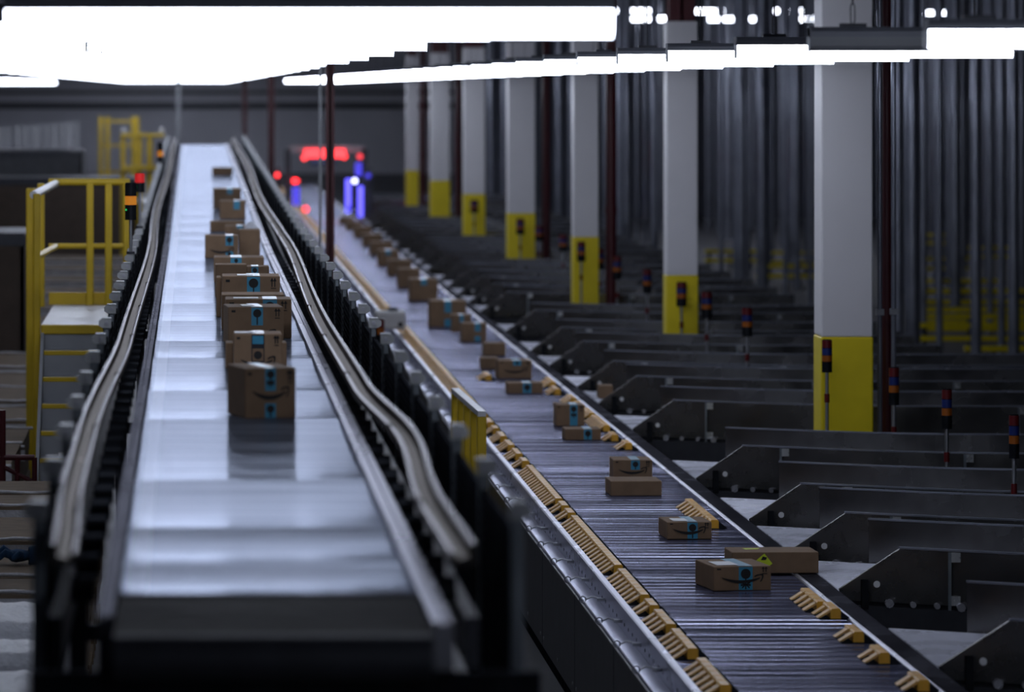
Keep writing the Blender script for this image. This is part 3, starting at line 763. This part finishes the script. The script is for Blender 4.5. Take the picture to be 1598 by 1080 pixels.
at_far(333, 376, 294, 325, 'blurred broad parcel far up the left conveyor, second from the top end', 0.525, tape='short', tx=0.030, logo=False, arrows=False, fine=False)
at_far(331, 363, 261, 273, 'single blurred parcel alone at the top end of the left conveyor', 0.450, logo=False, arrows=False, fine=False)
# crumpled white mailer by the right rail
Yw = F * 1.43 / (362 - 136.); bm = bmesh.new(); bmesh.ops.create_icosphere(bm, subdivisions=3, radius=1)
for v in bm.verts:
    n = 1 + .16 * math.sin(5 * v.co.x + 3 * v.co.z) * math.cos(4 * v.co.y)
    v.co = Vector((v.co.x * .085 * n, v.co.y * .15 * n, max(-.02, v.co.z * .11 * n)))
me = bpy.data.meshes.new('mailer_bag'); bm.to_mesh(me); bm.free(); me.materials.append(M['foam'])
for p in me.polygons: p.use_smooth = True
o = bpy.data.objects.new('mailer_bag', me); COL.objects.link(o); o.location = (wx(398, Yw) - .03, Yw + .3, bz(Yw) + .025)
tag(o, 'crumpled white mailer bag by the right rail, far up the left conveyor', 'bag')

H2 = 3.0
P(1112, 1205, 884, 922, 'parcel with full blue tape and white address label, nearest on the sorter', H2, .40, tape='full', tx=.02, rz=math.radians(9), toplabel=(-.14, -.01), grp=G2)
lb = P(1142, 1278, 862, 895, 'long plain brown carton overhanging the sorter edge, behind the nearest parcel', H2 - .0135, .30, logo=False, arrows=False, grp=G2, rz=math.radians(2))
w = 136 * F * (H2 - .0135) / 759 / F
yb_ = -.15 - .0005
hb = 33 * (H2 - .0135) / 759
mb = MB(); poly_mb(mb, [(-.125, .075), (-.06, .03), (-.018, .06), (-.068, hb - .008)], 'front', yb_); mb.build('hazard_sticker', M['lime'], lb)
mb = MB(); poly_mb(mb, [(-.09, .082), (-.06, .082), (-.052, .098), (-.078, .104)], 'front', yb_ - .0016); mb.build('sticker_print', M['ink'], lb)
mb = MB(); poly_mb(mb, [(-.16, .0), (-.08, .02), (-.06, .07), (-.17, .06)], 'top', hb + .0005); mb.build('top_sticker', M['lime'], lb)
P(1041, 1111, 815, 842, 'parcel with full blue tape and smile, second along the sorter', H2, .36, tape='full', tx=.02, rz=math.radians(3), toplabel=(-.1, -.0), grp=G2)
P(953, 1033, 751, 774, 'plain flat parcel directly in front of the third taped one', H2, .36, logo=False, arrows=False, grp=G2, rz=math.radians(1))
P(957, 1018, 718, 750, 'parcel with short blue tape just behind a plain flat parcel', H2, .30, tape='top', tx=.02, grp=G2)
P(882, 938, 670, 687, 'flat parcel with blue tape in front of an upright taped parcel', H2, .30, tape='full', tx=.04, logo=False, arrows=False, grp=G2)
P(868, 912, 632, 665, 'upright parcel with full blue tape on the sorter, beside the right-hand shoes', H2, .30, tape='full', tx=.03, logo=False, grp=G2)
P(792, 847, 598, 614, 'flat parcel with blue tape in front of the smile parcel midway along sorter', H2, .30, tape='full', tx=.02, logo=False, arrows=False, grp=G2)
P(778, 830, 563, 591, 'dark brown smile parcel midway along the sorter, blue tape at its top', H2, .34, tape='short', tx=.02, rz=math.radians(2), grp=G2)
P(751, 778, 559, 576, 'little plain parcel touching the left of the midway smile parcel', H2, .30, logo=False, arrows=False, grp=G2)
P(755, 789, 536, 555, 'pinkish plain parcel behind the midway smile parcel', H2, .30, logo=False, arrows=False, grp=G2)
P(721, 759, 505, 533, 'upright taped parcel, front one of the blurred pair on the sorter', H2, .36, tape='split', tx=.04, logo=False, arrows=False, fine=False, grp=G2)
P(706, 735, 492, 518, 'taped parcel, rear one of the blurred pair on the sorter', H2, .36, tape='top', logo=False, arrows=False, fine=False, grp=G2)
P(671, 727, 470, 510, 'big blurred parcel with two blue tape patches on the sorter', H2, .5, tape='split', logo=False, arrows=False, fine=False, grp=G2)
fars = [(640, 683, 436, 469, 'wide blurred parcel at the front of the crowded far sorter'), (622, 655, 420, 449, 'blurred parcel second in the crowded far sorter'), (606, 642, 406, 430, 'blurred parcel third in the crowded far sorter'),
        (590, 622, 391, 415, 'blurred parcel fourth in the crowded far sorter'), (578, 612, 378, 398, 'blurred parcel fifth in the crowded far sorter'), (566, 596, 366, 384, 'blurred parcel sixth in the crowded far sorter'),
        (553, 580, 354, 371, 'blurred parcel seventh in the crowded far sorter'), (540, 566, 346, 359, 'blurred parcel eighth in the crowded far sorter'), (530, 553, 339, 350, 'blurred parcel last in the crowded far sorter, under the lit arch')]
for k, (l, r, t, b, lab) in enumerate(fars):
    P(l, r, t, b, lab, H2, .55, logo=False, arrows=False, fine=False, tape='short' if k in (0, 3) else None, grp=G2)
P(935, 957, 602, 622, 'small pale carton sliding down the fifth spur', 2.98, .25, logo=False, arrows=False, fine=False, grp='parcels on the spurs')

# ------------------------------------------------------------------ yellow barrier, white scanner, sensor pole between the conveyors
r = empty('slatted_barrier', (2.19, 33.5, 0), 'yellow slatted barrier with pale top-lit cap standing left of the sorter', 'barrier')
for k in range(5):
    y = -1.2 + k * .6
    MB().box(-.035 + k * -.012, .035 + k * -.012, y - .04, y + .04, 0, 1.36, b=.01).build('slat_post', M['yellow'], r)
MB().prism([(-.03, -1.25), (.03, -1.25), (-.02, 1.25), (-.08, 1.25)], 'z', 1.36, 1.40).build('cap_rail', M['tread'], r)  # pale material puts the light on the cap's top into its colour
MB().box(-.03, .0, -1.2, 1.2, .5, .58).build('mid_rail', M['yellow'], r)
r = empty('barcode_scanner', (2.42, 51.5, .0), 'off-white boxed scanner head standing at the left edge of the sorter', 'scanner')
MB().box(-.22, -.13, -.1, .1, 0, .93).build('stand', M['channel'], r)
MB().box(-.22, .15, -.16, .16, .93, 1.15, b=.03).build('case', M['beige'], r)
MB().cyl(-.0, 0, 1.15, 1.19, .06, 12).build('lid_cap', M['channel'], r)
MB().box(.06, .11, -.175, -.16, .97, 1.02).build('scan_window', M['black'], r)
stack_light(wx(592, 75), 75, 0, wz(378, 75), .32, .06, [('red_lens', 'lens_red', .3), ('amber_lens', 'lens_amber', .25), ('signal_base', 'black', .4)], 'blurred red and amber signal tower left of the far sorter', .02)
for o in [o for o in bpy.data.objects if o.name.startswith('stack_light') and o.get('label', '').startswith('blurred red and amber')]:
    o.location.x = 2.2; o.location.y = 2.2 * F / (592 - 300)
    # keep it standing on the floor beside the sorter

# ------------------------------------------------------------------ lit scanning arch over the far sorter
YA = 99.0
r = empty('scan_arch', (3.1, YA, 0), 'dark scanning arch over the far sorter with red and blue lamps', 'scanner arch')
def ax(px): return wx(px, YA) - 3.1
def az(py): return wz(py, YA)
for px in (449, 569):
    MB().box(ax(px) - .07, ax(px) + .07, -.1, .1, 0, az(232)).build('upright', M['channel'], r)
MB().box(ax(450), ax(570), -.1, .1, az(238), az(228)).build('top_beam', M['grey'], r)
MB().box(ax(475), ax(538), -.16, -.1, az(246), az(233)).build('red_light_bar', M['led_red'], r)
MB().box(ax(484), ax(524), -.16, -.1, az(258), az(248)).build('screen', M['lens_blue'], r)
for px, py, m, rr in ((474.5, 246, 'led_red', 5), (537, 244, 'led_red', 5), (432.5, 273, 'led_red', 4.5), (459, 282, 'led_red', 5), (463, 282, 'led_red_dim', 5), (476.5, 326, 'led_red', 5.5), (487, 348, 'led_red_dim', 5), (561, 244, 'led_red_dim', 5), (553, 282, 'led_blue_white', 5), (574, 274, 'led_blue_dim', 5), (544, 325, 'led_blue_dim', 5)):
    x, z = ax(px), az(py); q = rr * YA / F
    m_ = MB(); m_.tube([(x, -.26, z), (x, -.16, z)], q * .8, 14)
    m_.build('blue_lamp' if 'blue' in m else 'red_lamp', M[m], r)
    MB().box(x - .02, x + .02, -.16, .05, z - .02, z + .02).build('lamp_bracket', M['channel'], r)
for a, b, t, bt, m in ((539, 547, 279, 331, 'led_blue'), (558, 566, 290, 338, 'led_blue'), (554, 564, 254, 274, 'led_blue_dim'), (456, 467, 292, 320, 'led_blue_dim')):
    MB().box(ax(a), ax(b), -.2, -.12, az(bt), az(t)).build('blue_light_bar', M[m], r)
for a, b in ((425, 440), (568, 580)):
    MB().box(ax(a), ax(b), -.1, .1, az(290), az(286)).build('side_arm', M['channel'], r)
MB().box(ax(434) - .04, ax(434) + .04, -.1, .1, 0, az(262)).build('side_post', M['channel'], r)
MB().box(ax(578) - .04, ax(578) + .04, -.1, .1, 0, az(262)).build('side_post', M['channel'], r)

# ------------------------------------------------------------------ yellow stair and platform on the left
YS, YP = 35.0, 38.2
sx0, sx1 = -1.24, -.80
r = empty('stair_platform', (-1.0, 35, 0), 'yellow railed crossover stair with grey steps left of the conveyor', 'stairs')
O = Vector((-1.0, 35.0, 0))
def sb(x0, x1, y0, y1, z0, z1, nm, m, b=0.0): return MB().box(x0 - O.x, x1 - O.x, y0 - O.y, y1 - O.y, z0, z1, b=b).build(nm, M[m], r)
DZ = 1.90
sb(-1.24, -.72, YS, YP, DZ - .05, DZ, 'deck', 'tread')
sb(-1.24, -.72, YS - .03, YS + .02, DZ - .075, DZ + .002, 'deck_nosing', 'yellow', .01)
for k in range(1, 9):
    z = DZ - .2 * k; y = YS - .23 * k
    st = sb(sx0 + .03, sx1 + .05, y, y + .24, z - .03, z, 'step', 'grey')
    n_ = MB().box(sx0 + .03 - O.x, sx1 + .05 - O.x, y - .015 - O.y, y + .02 - O.y, z - .035, z + .003, b=.006).build('step_nosing', M['yellow'], st)
    sb(sx0 + .03, sx1 + .05, y + .22, y + .235, z, z + .17, 'riser', 'grey')
for x in (sx0, sx1 + .05):
    m_ = MB(); m_.prism([(YS + .05 - O.y, DZ), (YS + .05 - O.y, DZ - .28), (YS - 2.05 - O.y, 0), (YS - 2.05 - O.y, .24)], 'x', x - O.x, x + .025 - O.x)
    m_.build('stringer', M['grey'], r)
xb = -1.27
sb(xb - .035, xb + .025, YS - .05, YS + .01, 0, wz(302, YS), 'handrail_post', 'yellow', .012)
m_ = MB(); m_.tube([(xb - .03 - O.x, YS - .03 - O.y, wz(304, YS)), (xb + .05 - O.x, YP - O.y, wz(286, YP))], .033, 10); m_.build('side_rail', M['tread'], r)
m_ = MB(); m_.tube([(xb - .0 - O.x, YS - O.y, wz(400, YS)), (xb + .05 - O.x, YP - O.y, wz(385, YP))], .026, 10); m_.build('side_rail', M['yellow'], r)
xl, xr = wx(76, YP), wx(206, YP)
m_ = MB(); m_.tube([(xl - O.x, YP - O.y, wz(284, YP)), (xr - .02 - O.x, YP - O.y, wz(284, YP))], .033, 10); m_.build('back_rail', M['yellow'], r)
m_ = MB(); m_.tube([(xl - O.x, YP - O.y, wz(384, YP)), (xr - .02 - O.x, YP - O.y, wz(384, YP))], .026, 10); m_.build('back_rail', M['yellow'], r)
for px in (140.5, 169.5, 198, 64):
    x = wx(px, YP); sb(x - .032, x + .032, YP - .03, YP + .03, DZ - .02 if px < 190 else 2.24, wz(286, YP), 'guard_post', 'yellow', .01)
sb(xl, -.73, YP + .035, YP + .06, DZ, DZ + .11, 'kick_plate', 'yellow')
x = wx(47, YP + .1); sb(x - .035, x + .035, YP + .06, YP + .13, .0, wz(294, YP), 'corner_post', 'yellow', .012)
sb(x, xl, YP + .07, YP + .12, wz(300, YP), wz(294, YP), 'corner_tie', 'yellow')
for x in (-1.2, -.8):
    for y in (YS + .1, YP - .1): sb(x - .03, x + .03, y - .03, y + .03, 0, DZ - .05, 'support_leg', 'grey')
sb(-1.06, -.98, YS - 1.16, YS - 1.14, .84, .95, 'notice_plate', 'paper')
# far yellow platform
Yq = 84.0
r = empty('far_platform', (-1.3, Yq, 0), 'blurred yellow railed platform further along, behind the amber signal tower', 'platform')
def qb(pl_, pr_, pt, pb_, Y, nm, m='yellow'):
    return MB().box(wx(pl_, Y) + 1.3, wx(pr_, Y) + 1.3, Y - Yq - .04, Y - Yq + .04, wz(pb_, Y), wz(pt, Y), b=.01).build(nm, M[m], r)
for a, b, t in ((188, 196, 206), (213, 222, 208), (229, 238, 208), (262, 268, 206)): 
    X0, X1 = wx(a, Yq), min(wx(b, Yq), -.53)
    if X0 > -.56: continue
    MB().box(X0 + 1.3, X1 + 1.3, -.04, .04, 0, wz(t, Yq), b=.01).build('guard_post', M['yellow'], r)
for a, b, t, bt, nm in ((190, 256, 208, 214, 'top_rail'), (188, 256, 258, 266, 'mid_rail')): qb(a, b, t, bt, Yq - .09, nm)
MB().box(wx(188, Yq) + 1.3, -.55 + 1.3, 0, 2.4, 1.55, 1.6).build('deck', M['tread'], r)
for px in (193, 252):
    MB().tube([(wx(px, Yq) + 1.3, -.05, wz(206, Yq)), (wx(px, Yq) + 1.3, .1, wz(206, Yq) + .06)], .05, 10).build('rail_end_cap', M['paper'], r)
Yt = 97.0
r = empty('tall_ladder', (wx(180, Yt), Yt, 0), 'tall blurred yellow ladder frame behind the far yellow platform', 'ladder')
for px in (157, 168, 208, 214):
    MB().box(wx(px, Yt) - r.location.x - .045, wx(px, Yt) - r.location.x + .045, -.04, .04, 0, wz(182, Yt), b=.01).build('rail', M['yellow'], r)
for z in (1.9, 2.5, 3.05): MB().box(wx(157, Yt) - r.location.x, wx(214, Yt) - r.location.x, -.03, .03, z, z + .05).build('rung', M['yellow'], r)

# ------------------------------------------------------------------ flat cardboard stacks, foam, glove, far stacks
def sheets(x0, x1, y0, y1, zt, label, n=5, film=True, base=0.0):
    cx, cy = (x0 + x1) / 2, (y0 + y1) / 2
    r = empty('cardboard_stack', (cx, cy, base), label, 'cardboard stack', 'flattened cardboard stacks at left')
    w, d = (x1 - x0) / 2, (y1 - y0) / 2
    if base == 0:
        p = MB()
        for k in (-1, 0, 1): p.box(-w, w, k * (d - .06) - .045, k * (d - .06) + .045, 0, .10)
        for k in range(6):
            xx = -w + .05 + k * (2 * w - .1) / 5; p.box(xx - .05, xx + .05, -d, d, .10, .125)
        p.build('pallet', M['wood'], r)
    z0 = .126; q = MB(); h = (zt - base - z0) / n
    for k in range(n):
        a, b = random.uniform(-.02, .02), random.uniform(-.012, .012)
        q.box(-w + a, w + a, -d + b + .012, d + b - .012, z0 + k * h, z0 + (k + 1) * h - .008)
    q.build('sheet_pile', M['card_old'], r)
    if film:
        f = MB()
        for s in ((-1, 1) if n == 4 else (-1,)):
            pts = [(-w - .02 + t * 2 * (w + .02) / 14, s * (d - .035) + .012 * math.sin(t * 2.1 + cx * 9), zt - base + .002 + .006 * math.sin(t * 1.7 + cy * 5)) for t in range(15)]
            MB().tube(pts, .012, 6).build('film_edge', M['film'], r)
        f.box(-w - .024, w + .024, -d + .0, -d + .012, zt - base - .12, zt - base - .03)
        f.build('stretch_film', M['film'], r)
    return r
near = [(23.85, 24.65, 1.02), (24.85, 26.35, 1.0), (26.55, 27.3, 1.03), (27.5, 28.55, .98), (28.75, 29.6, 1.03), (29.75, 30.75, 1.02)]
nl = ['flattened brown cartons behind the white foam bales, nearest of the stacks', 'flattened carton stack carrying the blue glove', 'carton stack just behind the one with the glove', 'carton stack with curled film, fourth from the camera at left',
      'carton stack with torn film, fifth from the camera at left', 'carton stack in front of the red tube frame at left']
for (a, b, z), l in zip(near, nl): sheets(-2.3 + random.uniform(-.03, .03), -.66, a, b, z, l)
k = 0
fl = ['pale wrapped carton stack just behind the red tube frame', 'wrapped carton stack left of the stair, second behind the red frame', 'wrapped carton stack left of the stair, third behind the red frame', 'wrapped carton stack left of the stair platform corner post, fourth behind the red frame',
      'wrapped stack behind the stair platform, fifth behind the red frame', 'wrapped stack before the dark bins, sixth behind the red frame']
for i, (a, b, z) in enumerate([(33.0, 35.2, .92), (35.6, 37.6, .85), (39.0, 40.8, .80), (41.2, 43.2, .82), (43.7, 46.0, .78), (46.5, 49, .8)]):
    sheets(-3.0, -1.42 if b < 38.5 else -1.5, a, b, z, fl[i], 4)
for i in range(6):
    y = 56 + i * 4.2
    sheets(-3.2, -.95, y, y + 2.6, .72, 'dim wrapped stack seen through the stair railing, %s one behind the dark bins' % ordn(i), 3)
# dark bulk bins
for i, (x0, x1, y0, y1, zt, lab) in enumerate([(-4.2, -1.98, 50.3, 52.4, 2.1, 'dark brown bulk bin at the far left edge behind the stacks'), (-5.0, -1.15, 88.0, 90, 1.95, 'long dark brown bin wall seen through the stair railing'),
                                     (-6.5, -2.55, 99, 102, 2.35, 'grey-black hooded bin beneath the white strips at left')]):
    cx = (x0 + x1) / 2; r = empty('bulk_bin', (cx, y0, 0), lab, 'bin'); w = (x1 - x0) / 2
    m_ = MB(); m_.box(-w, w, 0, .05, .1, zt).box(-w, w, y1 - y0 - .05, y1 - y0, .1, zt).box(-w, -w + .05, 0, y1 - y0, .1, zt).box(w - .05, w, 0, y1 - y0, .1, zt).box(-w, w, 0, y1 - y0, .1, .15)
    m_.build('bin_body', mat('bin_brown_%d' % i, (.09, .065, .05) if i < 2 else (.07, .072, .08), .8), r)
    m_ = MB(); m_.box(-w - .02, w + .02, -.02, .0, zt - .12, zt); m_.box(-w, w, 0, y1 - y0, zt, zt + .03); m_.build('rim', M['channel'], r)
    m_ = MB()
    for s in (-w + .1, 0, w - .1): m_.box(s - .06, s + .06, .05, y1 - y0 - .05, 0, .1)
    m_.build('skids', M['wood'], r)
# foam bales
def foam(x0, x1, y0, y1, zt, lab):
    bm = bmesh.new(); nx, ny = 26, 14
    rg = random.Random(int(y0 * 10)); g = [[None] * (ny + 1) for _ in range(nx + 1)]
    mbv = []
    for i in range(nx + 1):
        for j in range(ny + 1):
            u, v = i / nx, j / ny
            e = min(1, min(v, 1 - v) * 5) ** .5 * min(1, min(u, 1 - u) * 8) ** .5
            z = .55 + (zt - .55) * e + rg.uniform(-.008, .008) * e
            g[i][j] = bm.verts.new((x0 + u * (x1 - x0), y0 + v * (y1 - y0), z))
    for i in range(nx):
        for j in range(ny): bm.faces.new((g[i][j], g[i + 1][j], g[i + 1][j + 1], g[i][j + 1]))
    edge = [g[i][0] for i in range(nx + 1)] + [g[nx][j] for j in range(1, ny + 1)] + [g[i][ny] for i in range(nx - 1, -1, -1)] + [g[0][j] for j in range(ny - 1, 0, -1)]
    low = [bm.verts.new((v.co.x, v.co.y, .125)) for v in edge]
    for i in range(len(edge)): bm.faces.new((edge[i], low[i], low[(i + 1) % len(edge)], edge[(i + 1) % len(edge)]))
    bm.faces.new(low)
    bmesh.ops.recalc_face_normals(bm, faces=bm.faces[:])
    me = bpy.data.meshes.new('bale_body'); bm.to_mesh(me); bm.free(); me.materials.append(M['foam'])
    for p in me.polygons: p.use_smooth = True
    r = empty('foam_bale', (0, 0, 0), lab, 'foam bale', 'white foam bales at left')
    o = bpy.data.objects.new('bale_body', me); COL.objects.link(o); o.parent = r
    p = MB()
    for s in (x0 + .05, (x0 + x1) / 2, x1 - .05): p.box(s - .05, s + .05, y0 + .02, y1 - .02, 0, .12)
    p.build('skids', M['wood'], r)
foam(-2.0, -.6, 22.25, 23.75, 1.02, 'white quilted foam bale touching the carton stacks')
foam(-2.0, -.6, 21.3, 22.2, 1.0, 'white quilted foam bale, middle of three')
foam(-2.0, -.6, 19.4, 21.25, 1.0, 'white quilted foam bale nearest the camera, lower left corner')
# glove
Yg = 25.55
gl = empty('work_glove', (wx(44, Yg), Yg, 1.002), 'dark blue knit work glove lying on flattened cartons', 'glove', rz=math.radians(8))
gl.scale = (1, 1.5, 2.0)
m_ = MB()
pal = []
prof = [(-.01, .028, .016), (.03, .042, .022), (.07, .048, .026), (.10, .044, .022), (.115, .03, .014)]
for x, wy, hz in prof:
    pal.append([(-x, wy * math.cos(t * math.pi / 6), .022 + hz * .8 * math.sin(t * math.pi / 6)) for t in range(12)])
vs = [v for q in pal for v in q]; fs = []
for i in range(len(pal) - 1):
    for j in range(12): fs.append((i * 12 + j, i * 12 + (j + 1) % 12, (i + 1) * 12 + (j + 1) % 12, (i + 1) * 12 + j))
fs += [tuple(range(12)), tuple(range(48, 60))]
m_._add(vs, fs, 0, True)
for k, (yy_, ln, bend) in enumerate(((-.034, .062, .01), (-.012, .078, .02), (.011, .074, .006), (.033, .058, .014))):
    m_.tube([(-.095, yy_ * .9, .022), (-.12 - ln * .4, yy_ * 1.15, .024 + bend), (-.12 - ln * .8, yy_ * 1.25, .018 + bend * .6), (-.12 - ln, yy_ * 1.3, .016)], [.013, .0125, .011, .006], 8)
m_.tube([(-.04, -.03, .022), (-.065, -.06, .03), (-.095, -.078, .022), (-.11, -.082, .018)], [.014, .0135, .011, .006], 8)
m_.build('glove_body', M['glove'], gl)
MB().tube([(.005, 0, .02), (.05, .002, .022), (.06, .002, .022)], [.028, .031, .03], 12).build('cuff', M['glove'], gl)
# red tube frame
Yr = 31.5
r = empty('tube_cart', (-1.6, Yr, 0), 'dark red tubular cart frame between carton stacks at lower left', 'cart')
def tb(a, b, rad=.022, nm='tube'): MB().tube([a, b], rad, 10).build(nm, M['red'], r)
xx = lambda px: wx(px, Yr) + 1.6
tb((xx(4), 0, .05), (xx(4), 0, wz(640, Yr)), .024, 'upright'); tb((xx(-90), 0, .05), (xx(-90), 0, wz(640, Yr)), .024, 'upright')
tb((xx(-90), 0, wz(714, Yr)), (xx(54), 0, wz(714, Yr)), .022, 'top_tube'); tb((xx(4), 0, wz(728, Yr)), (xx(52), 0, wz(752, Yr)), .018, 'brace'); tb((xx(27), 0, wz(760, Yr)), (xx(27), 0, wz(716, Yr)), .02, 'stub_tube')
tb((xx(-90), 0, .2), (xx(54), 0, .2), .022, 'base_tube'); tb((xx(54), 0, .05), (xx(54), 0, wz(714, Yr)), .02, 'upright')
for px in (-90, 4, 54): MB().tube([(xx(px), -.015, .045), (xx(px), .015, .045)], .045, 14).build('caster', M['black'], r)
# pale strips at far left
for i in range(14):
    px = -4 + i * 9.6 + random.uniform(-2, 2); Y = 124 + (i % 3) * 4
    tag(MB().box(wx(px, Y) - .045, wx(px, Y) + .045, Y - .02, Y + .02, 0, wz(200 - i * .8, Y)).build('strip_curtain_post', M['paper']), 'pale upright in the blurred row of white uprights at far left', 'upright', 'white uprights at far left')

# ------------------------------------------------------------------ world, camera
wd = bpy.data.worlds.new('hall_ambient'); S.world = wd; wd.use_nodes = True
bg = wd.node_tree.nodes['Background']; bg.inputs[0].default_value = (0.35, 0.42, 0.6, 1); bg.inputs[1].default_value = 0.05
cam = bpy.data.cameras.new('camera'); co = bpy.data.objects.new('camera', cam); COL.objects.link(co)
co.location = (0, 0, CZ); co.rotation_euler = (math.pi / 2, 0, 0)
cam.lens = 150; cam.sensor_width = 36; cam.sensor_fit = 'HORIZONTAL'
cam.shift_x = (799 - 300) / 1598; cam.shift_y = -(540 - 136) / 1598
cam.clip_start = .5; cam.clip_end = 400
cam.dof.use_dof = True; cam.dof.focus_distance = 27.5; cam.dof.aperture_fstop = 2.4; cam.dof.aperture_blades = 0
S.camera = co
S.view_settings.view_transform = 'Standard'; S.view_settings.look = 'None'; S.view_settings.gamma = 1
S.view_settings.use_curve_mapping = False
S.view_settings.exposure = -1.3
S.cycles.use_denoising = True
S.cycles.max_bounces = 6; S.cycles.sample_clamp_indirect = 6
